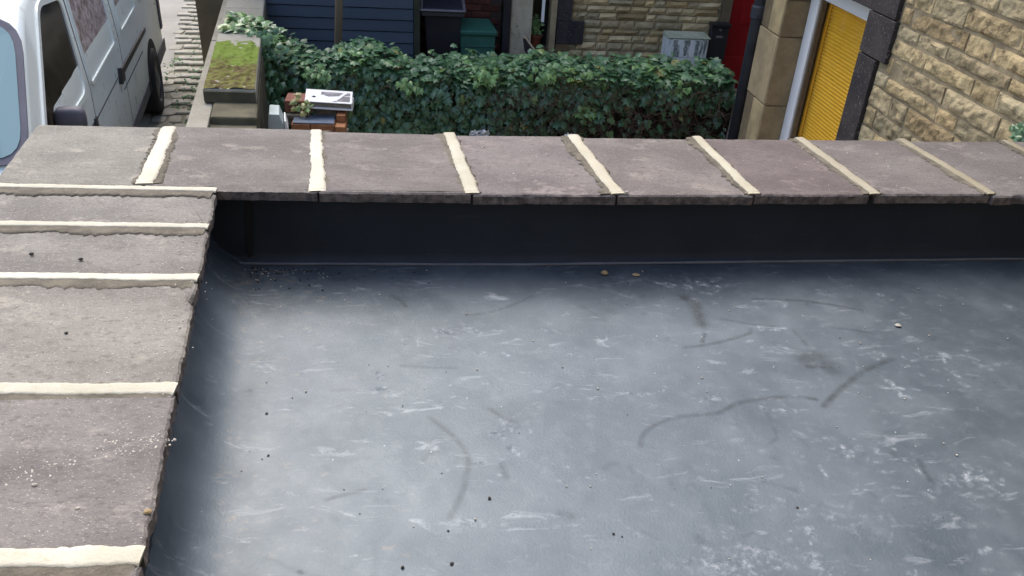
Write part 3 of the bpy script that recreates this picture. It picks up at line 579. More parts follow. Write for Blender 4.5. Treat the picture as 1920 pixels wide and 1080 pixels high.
# ---------------------------------------------------------------- stone walls
def rock(w, h, seed, nx=6, ny=3, rough=.012, prot=.02):
    """rock-faced stone, centre origin, face towards -Y local, width X, height Z"""
    vs = []; rr = random.Random(seed)
    for j in range(ny+1):
        for i in range(nx+1):
            u_, v_ = i/nx, j/ny; p = Vector((u_*w*16, v_*h*16, seed*3.7)); edge = min(min(u_, 1-u_)*w, min(v_, 1-v_)*h); rim = min(1, edge/.018)
            ox = .006*noise.noise(p+Vector((9, 0, 0))); oz = .006*noise.noise(p*.7+Vector((0, 9, 0)))
            d = prot*(.35+.65*rim)+rough*rim*(noise.noise(p*.6)+.6*noise.noise(p*1.7))
            vs.append(((u_-.5)*w+ox, -d, (v_-.5)*h+oz))
    k = nx+1; fs = [(j*k+i, j*k+i+1, (j+1)*k+i+1, (j+1)*k+i) for j in range(ny) for i in range(nx)]
    per = list(range(0, k))+[j*k+nx for j in range(1, ny+1)]+[ny*k+i for i in range(nx-1, -1, -1)]+[j*k for j in range(ny-1, 0, -1)]
    n0 = len(vs); vs += [(vs[i][0], .01, vs[i][2]) for i in per]; m_ = len(per)
    fs += [(per[i], n0+i, n0+(i+1) % m_, per[(i+1) % m_]) for i in range(m_)]
    me = bpy.data.meshes.new('wall_stone'); me.from_pydata(vs, [], fs); me.update(); return me
def lay(parent, org, ux, nrm_rot, rects, courses, lens, mat, holes, hue, seed, res, gap=.009, rough=.012, prot=.02, limit=290, name='wall_stone', stuff_after=None):
    """courses from z up; org = world point of u=0,z=0; ux = unit vec along; stones face rotated by nrm_rot"""
    rr = random.Random(seed); off = wloc(parent); z = rects[2]; cnt = 0
    while z < rects[3]:
        ch = rr.uniform(*courses); u_ = rects[0]-rr.uniform(0, lens[0])
        while u_ < rects[1]:
            l = rr.uniform(*lens); a, b_ = max(u_, rects[0]), min(u_+l, rects[1]); u_ += l
            if b_-a < .04: continue
            segs = [(a, b_)]
            for (h0, h1, g0, g1) in holes:
                if z+ch*.5 > g0 and z+ch*.5 < g1:
                    ns = []
                    for (p, q_) in segs:
                        if q_ <= h0 or p >= h1: ns.append((p, q_)); continue
                        if p < h0: ns.append((p, h0))
                        if q_ > h1: ns.append((h1, q_))
                    segs = ns
            for (p, q_) in segs:
                if q_-p < .035: continue
                w_, h_ = q_-p-gap*rr.uniform(.5, 1.8), ch-gap*rr.uniform(.5, 2.4)
                me = rock(w_, h_, rr.random()*90, max(3, int(w_/res)), max(2, int(h_/res*1.1)), rough, prot*rr.uniform(.7, 1.3)); me.materials.append(mat)
                o = link(name, me, parent); c = Vector(org)+Vector(ux)*((p+q_)/2)+Vector((0, 0, z+ch/2)); o.location = c-off
                o.rotation_euler = (rr.uniform(-.05, .05), rr.uniform(-.018, .018), nrm_rot+rr.uniform(-.02, .02))
                t = rr.choice(hue); v_ = rr.uniform(.85, 1.12); o.color = (t[0]*v_, t[1]*v_, t[2]*v_, 1); cnt += 1
        z += ch
    return cnt
# right house: wall plane X = 2.9, faces -X
rh = thing('stone_house', 'honey coloured rough stone house with a yellow blind in its window at right', 'house', (2.95, 5, 0))
hs = rh
def wallbox(y0, y1, z0, z1, x0=2.925, x1=3.3, m_=joint_m, nm='wall'): mb = MB(); mb.box((x0, y0, z0), (x1, y1, z1)); return mb.build(nm, m_, rh)
WZ = 2.025                                             # lintel underside
wallbox(-.3, 5.30, 0, 4.8); wallbox(6.62, 7.05, 0, 4.8); wallbox(5.30, 6.62, WZ+.28, 4.8); wallbox(5.30, 6.62, 0, .55)
mb = MB(); mb.box((3.3, 6.9, 0), (9, 7.05, 4.8)); mb.build('side_wall', render_m, rh); mb = MB(); mb.box((3.3, -.3, 0), (9, -.1, 4.8)); mb.build('side_wall', render_m, rh)
mb = MB(); mb.prism([(2.8, -.4, 4.7), (2.8, 7.2, 4.7), (6, 7.2, 6.6), (6, -.4, 6.6)], (0, 0, .12)); mb.prism([(9.2, -.4, 4.7), (9.2, 7.2, 4.7), (6, 7.2, 6.6), (6, -.4, 6.6)], (0, 0, .12)); mb.build('roof', tile_m, rh)
hueN = [(1, 1, 1), (1.12, 1.08, 1.0), (1, .93, .84), (.9, .93, .95), (1.1, 1.05, .95), (1.05, 1.04, 1.0), (1.0, .98, .92)]
HN = [(1.30, 2.62, .5, WZ+.28), (.96, 1.30, 1.75, WZ), (1.06, 1.31, .5, 1.752), (.95, 2.72, WZ, WZ+.26), (2.58, 3.1, .4, 3)]
nst = lay(rh, (2.925, 4.0, 0), (0, 1, 0), -math.pi/2, (-.75, 3.05, .62, 2.75), (.078, .132), (.17, .62), stoneN_m, HN, hueN, 5, .014, gap=.012, rough=.015, prot=.010)
def bx(a, b_, m_, nm, par_, bevel=.006, col=None, label=None):
    mb = MB(); mb.box(a, b_); o = mb.build(nm, m_, par_, bevel=bevel, label=label)
    if col: o.color = (*col, 1)
    return o
bx((2.893, 4.95, 1.765), (3.08, 5.30, WZ), dark_m, 'jamb_stone', rh, label='dark wide jamb stone under the lintel')
bx((2.893, 5.06, .55), (3.08, 5.298, 1.757), dark_m, 'jamb_stone', rh, label='dark tall narrow jamb stone')
bx((2.893, 4.97, WZ+.006), (3.3, 6.95, WZ+.26), dark_m, 'lintel', rh)
zz = [.3, .955, 1.53, 1.82, WZ-.0]
cols = [(1.15, 1.1, .95), (1, .95, .88), (1.25, 1.2, 1.05), (.9, .85, .8)]
for k in range(4):
    full = (k % 2 == 1); y1 = 7.04 if full else 6.86
    # dressed jamb: outer face block and reveal block
    bx((2.896, 6.625, zz[k]+.006), (2.96, y1, zz[k+1]-.003), jamb_m, 'jamb_stone', rh, col=cols[k])
    if not full: bx((2.902, 6.868, zz[k]+.006), (2.96, 7.04, zz[k+1]-.003), jamb_m, 'jamb_stone', rh, col=(.6, .56, .52))
    bx((2.90, 6.602, zz[k]+.006), (3.3, 6.623, zz[k+1]-.003), jamb_m, 'reveal_stone', rh, col=(.72, .68, .62), bevel=.003)
bx((2.88, 5.2, .44), (3.1, 6.7, .548), jamb_m, 'sill', rh)
win = thing('w', '', '', (0, 0, 0)); bpy.data.objects.remove(win)
mb = MB(); mb.box((3.095, 6.45, .55), (3.16, 6.598, 2.02)); mb.box((3.095, 5.31, .55), (3.16, 5.42, 2.02)); mb.box((3.097, 5.42, 1.875), (3.158, 6.45, 1.985)); mb.box((3.097, 5.42, .55), (3.158, 6.45, .66))
fr = mb.build('window_frame', pvc_m, rh, bevel=.004)
mb = MB(); mb.box((3.11, 6.425, .66), (3.15, 6.449, 1.874)); bd_m = M('brown_bead', (.16, .135, .10), (.12, .10, .08), 4, .6, 0, 30, 0); mb.build('glazing_bead', bd_m, fr); mb = MB(); mb.box((3.11, 5.421, .66), (3.15, 5.44, 1.874)); mb.build('glazing_bead', bd_m, fr)
mb = MB(); mb.box((3.125, 5.44, .66), (3.131, 6.425, 1.874)); mb.build('pane', pane_m, fr)
bl = MB(); bl.box((3.19, 5.30, 1.86), (3.23, 6.46, 1.90)); blo = bl.build('blind', blind_m, rh, label='yellow venetian blind behind the glass')
sl_ = MB(); sl_.hexa([(-.014, -.57, -.010), (.0, -.57, .001), (.0, .57, .001), (-.014, .57, -.010), (-.014, -.57, -.009), (.0, -.57, .002), (.0, .57, .002), (-.014, .57, -.009)])
sl_ = MB(); sl_.add([(x_, y_, z_) for y_ in (-.57, .57) for x_, z_ in ((.004, -.0135), (-.007, -.005), (-.008, .003), (.006, .0135))], [(0, 4, 5, 1), (1, 5, 6, 2), (2, 6, 7, 3)])
sme = bpy.data.meshes.new('slat'); sme.from_pydata(sl_.v, [], sl_.f); sme.materials.append(blind_m)
for k in range(45):
    o = link('slat', sme, blo); o.location = Vector((3.21, 5.88, 1.85-k*.0275))-wloc(blo)
mb = MB(); mb.box((3.185, 6.43, .62), (3.20, 6.462, 1.86)); mb.build('blind_edge', blind_m, blo)
mb = MB(); mb.box((3.40, 5.2, .5), (3.42, 6.7, 2.1)); mb.build('room_back', M('room_cloth', (.5, .33, .06), (.45, .3, .05), 3, .9, 0, 30, 0), rh)
# drainpipe on the corner
dp = thing('drainpipe', 'dark grey round drainpipe on the corner of the stone house', 'drainpipe', (2.86, 7.09, 0))
mb = MB(); mb.tube([(2.885, 7.10, .0), (2.885, 7.10, 4.7)], .052, 20); mb.build('pipe', pipe_m, dp, sm=True)
for z in (1.62, 4.2): mb = MB(); mb.tube([(2.885, 7.10, z-.05), (2.885, 7.10, z-.045), (2.885, 7.10, z+.045), (2.885, 7.10, z+.06)], [.055, .066, .066, .058], 20); mb.box((2.85, 7.03, z-.04), (2.93, 7.14, z-.015)); mb.build('collar', pipe_m, dp, sm=False)
# green netting / plant at far right
gl = []
for i in range(60): gl.append((Vector((2.84+R.gauss(0, .01), 3.52+R.gauss(0, .035), 1.83+R.gauss(0, .018))), leaf_rot((-1, -.3, .4), (0, R.uniform(-1, 1), R.uniform(-1, .4)), R), R.uniform(.02, .045), R.choice([.2, .4, .6]), 1))
tag(leaf_cloud('wall_fern', gl, kind=None), 'small dark green fern growing out of the stone wall at the far right edge', 'fern')

# ---------------------------------------------------------------- far house
FY = 9.5
fh = thing('terraced_house', 'far stone terraced house with a red door and dark painted quoins', 'house', (2.5, FY, 0))
def fb(a, b_, m_, nm, bevel=.004, col=None, label=None): return bx(a, b_, m_, nm, fh, bevel, col, label)
fb((1.44, FY+.03, 0), (3.42, 10.2, 6.3), jointF_m, 'wall', 0)
fb((3.42, FY+.03, 2.1), (4.6, 10.2, 6.3), jointF_m, 'wall', 0); fb((4.6, FY+.03, 0), (9.5, 10.2, 6.3), jointF_m, 'wall', 0)
fb((-2.6, 10.21, 0), (9.5, 15.5, 6.3), render_m, 'rear_block', 0)
mb = MB(); mb.prism([(-2.8, 9.3, 6.2), (9.7, 9.3, 6.2), (9.7, 12.6, 8.4), (-2.8, 12.6, 8.4)], (0, 0, .12)); mb.prism([(-2.8, 15.8, 6.2), (9.7, 15.8, 6.2), (9.7, 12.6, 8.4), (-2.8, 12.6, 8.4)], (0, 0, .12)); mb.build('roof', tile_m, fh)
hueF = [(1, 1, 1), (1.15, 1.12, 1.05), (1, .9, .75), (.85, .85, .85), (1.1, 1.0, .85), (1.2, 1.15, 1.1)]
lay(fh, (0, FY+.03, 0), (1, 0, 0), 0, (1.52, 3.41, .40, 1.95), (.065, .105), (.10, .34), stoneF_m, [(1.5, 1.685, .96, 2), (1.5, 1.84, .71, .966), (3.415, 5, 0, 3)], hueF, 11, .028, gap=.008, rough=.016, prot=.024)
fb((1.515, FY-.03, .968), (1.683, FY+.2, 2.0), dark_m, 'quoin', label='narrow dark painted quoin'); fb((1.525, FY-.03, .712), (1.837, FY+.2, .962), dark_m, 'quoin', label='wide dark painted quoin')
fb((1.525, FY-.02, .45), (1.68, FY+.2, .707), jamb_m, 'quoin', col=(.45, .38, .33)); fb((1.445, FY-.04, .3), (1.512, FY+.6, 2.0), jamb_m, 'window_jamb', col=(.85, .82, .8))
fb((3.425, FY-.02, .3), (3.53, FY+.2, 2.1), jamb_m, 'door_jamb', col=(.42, .4, .4))
mb = MB(); mb.box((3.535, FY+.02, .2), (4.5, FY+.08, 2.15)); dr = mb.build('door', red_m, fh, bevel=.004)
for (x0, x1, z0, z1) in ((3.66, 3.95, 1.0, 1.9), (4.06, 4.36, 1.0, 1.9)): mb = MB(); mb.box((x0, FY+.008, z0), (x1, FY+.018, z1)); mb.build('door_panel', red_m, dr, bevel=.003)
mb = MB(); mb.box((3.535, FY+.0, .3), (4.5, FY+.018, .62)); mb.build('kick_board', red_m, dr, bevel=.003)
fb((3.3, 9.1, 0), (4.7, FY-.03, .25), jamb_m, 'doorstep', col=(.7, .7, .7))
fb((1.385, FY+.15, .3), (1.443, FY+.3, 2.0), dgreen_m, 'window_frame'); fb((1.338, FY-.04, .945), (1.372, FY+.0, 2.0), pvc_m, 'trim_strip')
fb((1.225, FY+.45, .3), (1.384, FY+.5, 2.0), M('brown_recess', (.16, .12, .07), (.1, .075, .045), 6, .9, .4, 50, 0), 'recess_wall')
fb((1.235, FY+.0, .3), (1.44, FY+.44, .645), jamb_m, 'ledge', col=(.5, .42, .38))
fb((.985, FY-.12, .2), (1.225, FY+.6, 2.3), pier_m, 'pier', .01)
# hood of red brick behind the bins
bw = thing('brick_wall', 'dark red brick wall behind the black and green bins', 'wall', (.4, 9.95, 0))
mb = MB(); mb.box((-.1, 9.965, 0), (.93, 10.19, 2.4)); mb.build('mortar_bed', M('brick_mortar', (.09, .06, .05), (.07, .05, .04), 8, .95, .4, 50, 0), bw)
bmE = []
for k in range(4):
    v_ = MB(); v_.box((-.1075, -.011, -.0325), (.1075, .02, .0325), bev=.004); me = bpy.data.meshes.new('brick'); me.from_pydata(v_.v, [], v_.f); me.materials.append(rbrick_m); bmE.append(me)
for r_ in range(22):
    for c_ in range(5):
        x = .02+c_*.225-(r_ % 2)*.1125
        if x > .82 or x < -.02: continue
        o = link('brick', bmE[(r_*3+c_) % 4], bw); o.location = Vector((x, 9.96+R.uniform(-.002, .002), .45+r_*.075))-wloc(bw)
bp = thing('downpipe', 'black square downpipe between the red brick wall and the pale stone pier', 'downpipe', (.94, 9.35, 0))
mb = MB(); mb.box((.895, 9.33, 0), (.975, 9.41, 5.8), bev=.008); mb.build('pipe', black_m, bp); mb = MB(); mb.box((.885, 9.32, 1.9), (.985, 9.42, 1.98), bev=.006); mb.build('collar', black_m, bp)
# shed
sh = thing('shed', 'dark blue shed clad in horizontal boards behind the ivy hedge', 'shed', (-.9, 9.1, 0))
mb = MB(); mb.box((-1.9, 9.165, 0), (-.09, 10.19, 2.3)); mb.build('frame', dgreen_m, sh)
for k in range(19):
    z = .02+k*.121; mb = MB()
    vs = [(-1.92, 9.125, z), (-.085, 9.125, z), (-.085, 9.135, z+.112), (-1.92, 9.135, z+.112), (-1.92, 9.160, z), (-.085, 9.160, z), (-.085, 9.160, z+.112), (-1.92, 9.160, z+.112)]
    mb.add(vs, [(0, 1, 2, 3), (7, 6, 5, 4), (0, 4, 5, 1), (3, 2, 6, 7), (1, 5, 6, 2), (0, 3, 7, 4)]); mb.build('board', shed_m, sh, bevel=.003)
mb = MB(); mb.box((-.08, 9.10, 0), (-.015, 9.17, 2.3)); mb.build('corner_post', olive_m, sh, bevel=.004)
# pole
mb = MB(); mb.tube([(-.80, 8.1, 0), (-.795, 8.1, .9), (-.762, 8.1, 1.4), (-.75, 8.1, 2.6)], [.04, .038, .036, .034], 12); tag(mb.build('wooden_post', wood_m, sm=True), 'weathered round wooden post rising from the ivy hedge before the blue shed', 'post')
# black wheelie bin
bn = thing('wheelie_bin', 'black wheelie bin with a grey rimmed lid beside the blue shed', 'bin', (.26, 9.4, 0))
mb = MB(); mb.hexa([(.09, 9.22, .06), (.39, 9.22, .06), (.39, 9.62, .06), (.09, 9.62, .06), (.03, 9.16, 1.07), (.43, 9.16, 1.07), (.43, 9.72, 1.07), (.03, 9.72, 1.07)]); mb.build('body', black_m, bn, bevel=.015)
mb = MB(); mb.box((.0, 9.13, 1.04), (.46, 9.18, 1.09), bev=.006); mb.build('rim', M('bin_rim', (.05, .05, .055), (.06, .06, .065), 4, .5, 0, 30, 0), bn)
mb = MB(); mb.hexa([(-.015, 9.10, 1.095), (.475, 9.10, 1.095), (.475, 9.78, 1.18), (-.015, 9.78, 1.18), (-.015, 9.10, 1.11), (.475, 9.10, 1.11), (.46, 9.78, 1.20), (0, 9.78, 1.20)]); ld = mb.build('lid', M('bin_lid', (.16, .15, .165), (.13, .12, .13), 4, .5, 0, 30, 0), bn, bevel=.008)
mb = MB(); mb.hexa([(.015, 9.135, 1.105), (.445, 9.135, 1.105), (.435, 9.75, 1.19), (.025, 9.75, 1.19), (.015, 9.135, 1.122), (.445, 9.135, 1.122), (.43, 9.75, 1.206), (.03, 9.75, 1.206)]); mb.build('lid_panel', M('bin_lid_top', (.014, .015, .028), (.018, .018, .03), 4, .6, 0, 30, 0), ld, bevel=.005)
for x in (.07, .41): mb = MB(); mb.tube([(x-.03, 9.66, .1), (x+.03, 9.66, .1)], .1, 16); mb.build('wheel', tyre_m, bn)
gb = thing('green_bin', 'green plastic storage bin with sloping lid between the black bin and black downpipe', 'bin', (.64, 9.45, 0))
mb = MB(); mb.hexa([(.47, 9.25, .02), (.80, 9.25, .02), (.80, 9.6, .02), (.47, 9.7, .02), (.415, 9.22, .85), (.81, 9.22, .85), (.81, 9.62, .85), (.415, 9.62, .85)]); mb.build('body', grn_m, gb, bevel=.012)
mb = MB(); mb.box((.43, 9.212, .71), (.815, 9.222, .722)); mb.build('moulded_rib', grn_m, gb)
mb = MB(); mb.hexa([(.405, 9.19, .84), (.83, 9.19, .84), (.83, 9.66, .84), (.405, 9.66, .84), (.405, 9.19, .885), (.83, 9.19, .885), (.76, 9.62, .93), (.435, 9.62, .93)]); mb.build('lid', grn2_m, gb, bevel=.01)
# meter box, post box
mt = thing('meter_box', 'white meter box with dark streaks on the far stone wall', 'meter box', (3.0, 9.35, .4))
mb = MB(); mb.box((2.765, 9.24, .36), (3.24, 9.468, .87)); mb.build('body', meter_m, mt, bevel=.008)
mb = MB(); mb.hexa([(2.75, 9.22, .872), (3.255, 9.22, .872), (3.255, 9.468, .872), (2.75, 9.468, .872), (2.75, 9.22, .886), (3.255, 9.22, .886), (3.245, 9.468, .905), (2.765, 9.468, .905)]); mb.build('lid', algae_m, mt, bevel=.006)
mb = MB(); mb.box((2.80, 9.228, .665), (3.22, 9.239, .86)); mb.build('door', meter_m, mt, bevel=.003)
mb = MB(); mb.box((2.80, 9.228, .38), (3.22, 9.239, .655)); mb.build('door', white_m, mt, bevel=.003)
dirt_m = M('dirt', (.16, .18, .16), (.36, .39, .36), 30, .9, 0, 30, 0)
for k, x in enumerate((2.86, 2.98, 3.11)):
    mb = MB(); vs = []
    for j in range(9):
        t = j/8; w_ = .026*(1-.4*t)*(1+.8*noise.noise(Vector((k*5, t*4, 0)))); vs += [(x-w_+.012*noise.noise(Vector((k, t*3, 2))), 9.2268, .855-t*.175), (x+w_+.012*noise.noise(Vector((k, t*3, 6))), 9.2268, .855-t*.175)]
    mb.add(vs, [(2*j, 2*j+2, 2*j+3, 2*j+1) for j in range(8)]); mb.build('dirt_streak', dirt_m, mt)
pb = thing('post_box', 'black wall letter box beside the red door', 'letter box', (3.4, 9.4, .6))
mb = MB(); mb.box((3.292, 9.36, .62), (3.42, 9.468, 1.0)); mb.box((3.42, 9.36, .62), (3.50, 9.468, 1.0)); pbm = MB(); pbm.box((3.292, 9.36, .60), (3.50, 9.466, .99)); pbm.build('body', black_m, pb, bevel=.008)
mb = MB(); mb.box((3.282, 9.33, .992), (3.51, 9.466, 1.025)); mb.build('lid', black_m, pb, bevel=.006)
mb = MB(); mb.box((3.355, 9.352, .865), (3.435, 9.359, .89)); mb.build('name_plate', M('plate', (.2, .19, .18), (.16, .15, .15), 9, .5, 0, 30, 0), pb)
mb = MB(); mb.tube([(3.395, 9.36, .955), (3.395, 9.345, .955)], .014, 10); mb.build('lock', M('lock', (.3, .3, .3), (.25, .25, .25), 9, .4, 0, 30, 0, metal=.7), pb)
# plant pot, leaning slate, sticks
pp = thing('plant_pot', 'terracotta pot with a bright green plant in the doorway recess', 'plant pot', (1.30, 9.62, .65))
mb = MB(); mb.tube([(1.31, 9.6, .648), (1.31, 9.6, .75), (1.31, 9.6, .752), (1.31, 9.6, .78)], [.05, .068, .078, .078], 16); mb.build('pot', terra_m, pp)
pl = [(Vector((1.295+R.gauss(0, .028), 9.58+R.gauss(0, .03), .78+abs(R.gauss(.07, .05)))), leaf_rot((0, -.6, .8), (R.uniform(-1, 1), 0, R.uniform(-.5, 1)), R), R.uniform(.03, .05), R.choice([.75, .85, .9, .8]), 1) for i in range(90)]
leaf_cloud('foliage', pl, pp)
mb = MB(); mb.hexa([(1.19, 9.08, .30), (1.36, 9.14, .30), (1.36, 9.16, .30), (1.19, 9.10, .30), (1.13, 9.2, .80), (1.17, 9.22, .79), (1.17, 9.24, .79), (1.13, 9.22, .80)]); 
mb = MB(); mb.prism([(1.11, 9.2, .845), (1.15, 9.2, .83), (1.335, 9.2, .60), (1.25, 9.2, .54), (1.14, 9.2, .68)], (0, .02, 0)); sl2 = mb.build('slate_slab', dark_m); tag(sl2, 'dark slate slab with a pale top edge leaning behind the ivy in front of the pier', 'slate')
mb = MB(); mb.prism([(1.108, 9.195, .85), (1.155, 9.195, .837), (1.342, 9.195, .60), (1.325, 9.195, .595), (1.14, 9.195, .82), (1.115, 9.195, .825)], (0, .018, 0)); mb.build('pale_edge', jamb_m, sl2).color = (1.9, 1.9, 2, 1)
mb = MB(); mb.tube([(.86, 9.1, .66), (.97, 9.1, .565)], .012, 8); tag(mb.build('cane', M('pale_cane', (.5, .48, .42), (.4, .38, .32), 9, .8, .1, 60, 0)), 'pale short cane end sticking out of the ivy by the black downpipe', 'cane')
mb = MB(); mb.tube([(1.15, 9.3, .86), (1.20, 9.3, .79)], .008, 8); tag(mb.build('cane', M('pale_cane2', (.42, .36, .26), (.35, .3, .2), 9, .8, .1, 60, 0)), 'thin pale cane end beside the green potted plant', 'cane')

# ---------------------------------------------------------------- ivy hedge
hd = thing('ivy_hedge', 'long low hedge of dark green ivy with a brown twiggy base', 'hedge', (.8, 7.7, 0))
crest = [(-1.75, 1.24), (-1.5, 1.24), (-1.38, 1.18), (-1.2, 1.06), (-.95, .93), (-.75, .99), (-.5, 1.07), (-.25, .97), (-.05, .88), (.35, .96), (.76, .94), (1.28, .98), (1.6, .95), (2.02, .97), (2.4, .945), (3.2, .95)]
def hz(x):
    for (a, za), (b_, zb) in zip(crest[:-1], crest[1:]):
        if a <= x <= b_: return za+(zb-za)*(x-a)/(b_-a)
    return .95
fy = lambda x, z: 7.42+.05*noise.noise(Vector((x*2.5, z*3, 0)))+.03*noise.noise(Vector((x*7, z*7, 5)))+max(0, z-hz(x)+.16)*.8
mb = MB(); vs = []; nxh = 120
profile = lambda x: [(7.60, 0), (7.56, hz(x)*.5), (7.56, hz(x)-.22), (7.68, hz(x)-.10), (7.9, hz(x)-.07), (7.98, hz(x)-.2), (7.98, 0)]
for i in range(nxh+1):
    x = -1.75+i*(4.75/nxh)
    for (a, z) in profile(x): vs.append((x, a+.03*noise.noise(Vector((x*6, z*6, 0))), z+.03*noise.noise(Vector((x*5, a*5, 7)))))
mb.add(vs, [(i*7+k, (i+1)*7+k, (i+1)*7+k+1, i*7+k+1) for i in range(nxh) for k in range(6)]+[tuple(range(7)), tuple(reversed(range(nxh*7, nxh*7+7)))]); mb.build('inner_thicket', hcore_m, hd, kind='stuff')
leaves = []
def brownness(x, z):
    return max(.25*(x > -.2), min(1, (x-.4)*.7))*max(0, min(1, (.82-z)/.2))
for i in range(9500):
    x = R.uniform(-1.72, 2.93); h = hz(x); t = R.random()
    if t < .42:
        yv = R.uniform(7.45, 8.0); z = h-.10*max(0, (7.6-yv)/.15)**2*.6+R.uniform(-.09, .03)+(R.uniform(0, .07) if R.random() < .12 else 0)+.05*noise.noise(Vector((x*6, yv*6, 0))); n = (0, -.25, 1); tip = (R.uniform(-1, 1), -.8, -.2)
    else:
        z = R.uniform(.2, h-.02); br = brownness(x, z)
        if R.random() < br*.86: continue
        yv = fy(x, z)+R.uniform(-.02, .10); n = (0, -1, .45); tip = (R.uniform(-.6, .6), -.2, -1)
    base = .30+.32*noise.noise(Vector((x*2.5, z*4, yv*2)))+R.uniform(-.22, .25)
    if z > h-.12: base += .2  # crest leaves tinted lighter, sky light on the top painted in
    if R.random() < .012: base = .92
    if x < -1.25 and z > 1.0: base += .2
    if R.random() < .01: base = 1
    base = max(0, min(1, base)); sz = R.choice([.05, .06, .07, .08, .09, .10])*R.uniform(.9, 1.08)*(1 if t < .42 else .95)
    leaves.append((Vector((x, yv, z)), leaf_rot(n, tip, R, .45), sz, base, R.random() < .3))
for i in range(130):                                   # fresh bright sprigs
    sx, sz_ = R.choice([(1.5, .62), (.62, .90), (-.1, .82), (-1.35, 1.16), (2.4, .85), (1.12, .93), (-.9, .88)])
    leaves.append((Vector((sx+R.gauss(0, .06), 7.40+R.gauss(0, .02), sz_+R.gauss(0, .035))), leaf_rot((0, -1, .6), (R.uniform(-.6, .6), -.2, -1), R, .4), R.uniform(.05, .07), R.uniform(.7, .88), 0))
for i in range(500):                                   # column of ivy hanging on the wall end
    a = R.random(); x = -1.30+R.gauss(0, .09)-.12*a; z = .25+a*1.0; leaves.append((Vector((x, 7.15+R.uniform(-.04, .12)+.25*a, z)), leaf_rot((0, -1, .45), (R.uniform(-.6, .6), -.2, -1), R, .45), R.uniform(.045, .075), max(0, min(1, R.uniform(.1, .55)+.15*a)), 0))
def vis(l): p, q, s_, t, k = l; return s_*(1+.6*(p.z > hz(p.x)-.14))*(1.25 if p.y < 7.5 else 1)+(R.random()*.02)
leaves.sort(key=vis, reverse=True)
lm = [leaf_mesh(k % 2, 1.0, t) for k, t in enumerate((.05, .2, .3, .4, .5, .6, .7, .85, .95, 1.0))]
tl = (.05, .2, .3, .4, .5, .6, .7, .85, .95, 1.0)
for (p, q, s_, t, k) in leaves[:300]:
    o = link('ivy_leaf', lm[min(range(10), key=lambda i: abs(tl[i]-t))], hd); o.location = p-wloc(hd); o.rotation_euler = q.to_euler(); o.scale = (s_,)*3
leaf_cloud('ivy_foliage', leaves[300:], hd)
tw = MB()
for i in range(800):
    x = R.uniform(.6, 2.9) if i < 620 else R.uniform(-1.6, 2.9); z = R.uniform(.2, .85); p = Vector((x, fy(x, z)-.015+R.uniform(-.03, .06), z)); pts = [p]
    d = Vector((R.uniform(-1, 1), R.uniform(-.3, .1), R.uniform(-.5, 1))).normalized()
    for k in range(4): d = (d+Vector((R.uniform(-.5, .5), R.uniform(-.3, .2), R.uniform(-.5, .4)))).normalized(); pts.append(pts[-1]+d*R.uniform(.03, .07))
    tw.tube(pts, [.0035, .003, .0028, .002, .0015], 4, False)
tw.build('twigs', twig_m, hd, kind='stuff')
# white plastic caught in the base
def crumple(name, c, sx, sz_, seed, label):
    mb = MB(); n = 12; vs = []
    for j in range(n+1):
        for i in range(n+1):
            u_, v_ = i/n-.5, j/n-.5; p = Vector((u_*4, v_*4, seed)); vs.append((c[0]+u_*sx*(1+.3*noise.noise(p)), c[1]+.06*noise.noise(p*1.3)+.03*noise.noise(p*3), c[2]+v_*sz_*(1+.4*noise.noise(p+Vector((5, 5, 0))))+.02*noise.noise(p*2)))
    mb.add(vs, [(j*(n+1)+i, j*(n+1)+i+1, (j+1)*(n+1)+i+1, (j+1)*(n+1)+i) for j in range(n) for i in range(n)]); o = mb.build(name, bag_m); s_ = o.modifiers.new('s', 'SOLIDIFY'); s_.thickness = .003; tag(o, label, 'plastic bag')
crumple('plastic_bag', (.53, 7.30, .385), .17, .10, 2.2, 'crumpled white plastic bag caught low in the ivy hedge above the third coping joint')
crumple('plastic_scrap', (1.37, 7.30, .385), .08, .05, 8.2, 'small white plastic scrap low in the ivy hedge near the fourth coping joint')

# ---------------------------------------------------------------- brick pile by the hedge
BY = 6.55
pil = thing('brick_pillar', 'low rough brick pillar under the loose bricks beside the garden wall', 'pillar', (-.85, BY, 0))
r_ = 0
for z in np.arange(.085, .60, .075):
    for k in range(3):
        for dd in range(2):
            mb = MB(); x = -1.08+k*.16+(r_ % 2)*.01; mb.box((x, BY-.06+dd*.15, z+.002+.011), (x+.152, BY+.08+dd*.15, z+.07+.013), bev=.004); mb.build('brick', pbrick_m if k < 1 else gbrick_m, pil)
    r_ += 1
def lb(x0, x1, y0, y1, z0, z1, m_, label, rz=0):
    mb = MB(); mb.box((x0, y0, z0), (x1, y1, z1), rz=rz, bev=.005); return tag(mb.build('brick', m_), label, 'brick', 'loose bricks on the pillar beside the hedge')
PZ = .085
lb(-1.09, -.945, BY+.05, BY+.25, .602+PZ, .66+PZ, gbrick_m, 'grey brick low at the left of the pile by the hedge')
lb(-1.09, -.90, BY+.04, BY+.25, .663+PZ, .70+PZ, gbrick_m, 'thin pale grey brick under the pink brick at left of the pile')
lb(-1.10, -.88, BY+.09, BY+.30, .703+PZ, .80+PZ, pbrick_m, 'old pink brick topmost at the left end of the pile')
lb(-1.03, -.885, BY-.10, BY+.10, .602+PZ, .672+PZ, obrick_m, 'orange brick under the left half of the blue grey slate')
lb(-.88, -.69, BY-.10, BY+.10, .602+PZ, .672+PZ, obrick_m, 'long orange brick under the right half of the blue grey slate')
lb(-.685, -.605, BY-.12, BY+.12, .602+PZ, .665+PZ, obrick_m, 'orange brick end at the right foot of the pile')
lb(-.682, -.61, BY-.02, BY+.18, .668+PZ, .725+PZ, obrick_m, 'orange brick on the right end of the pile below the white panel')
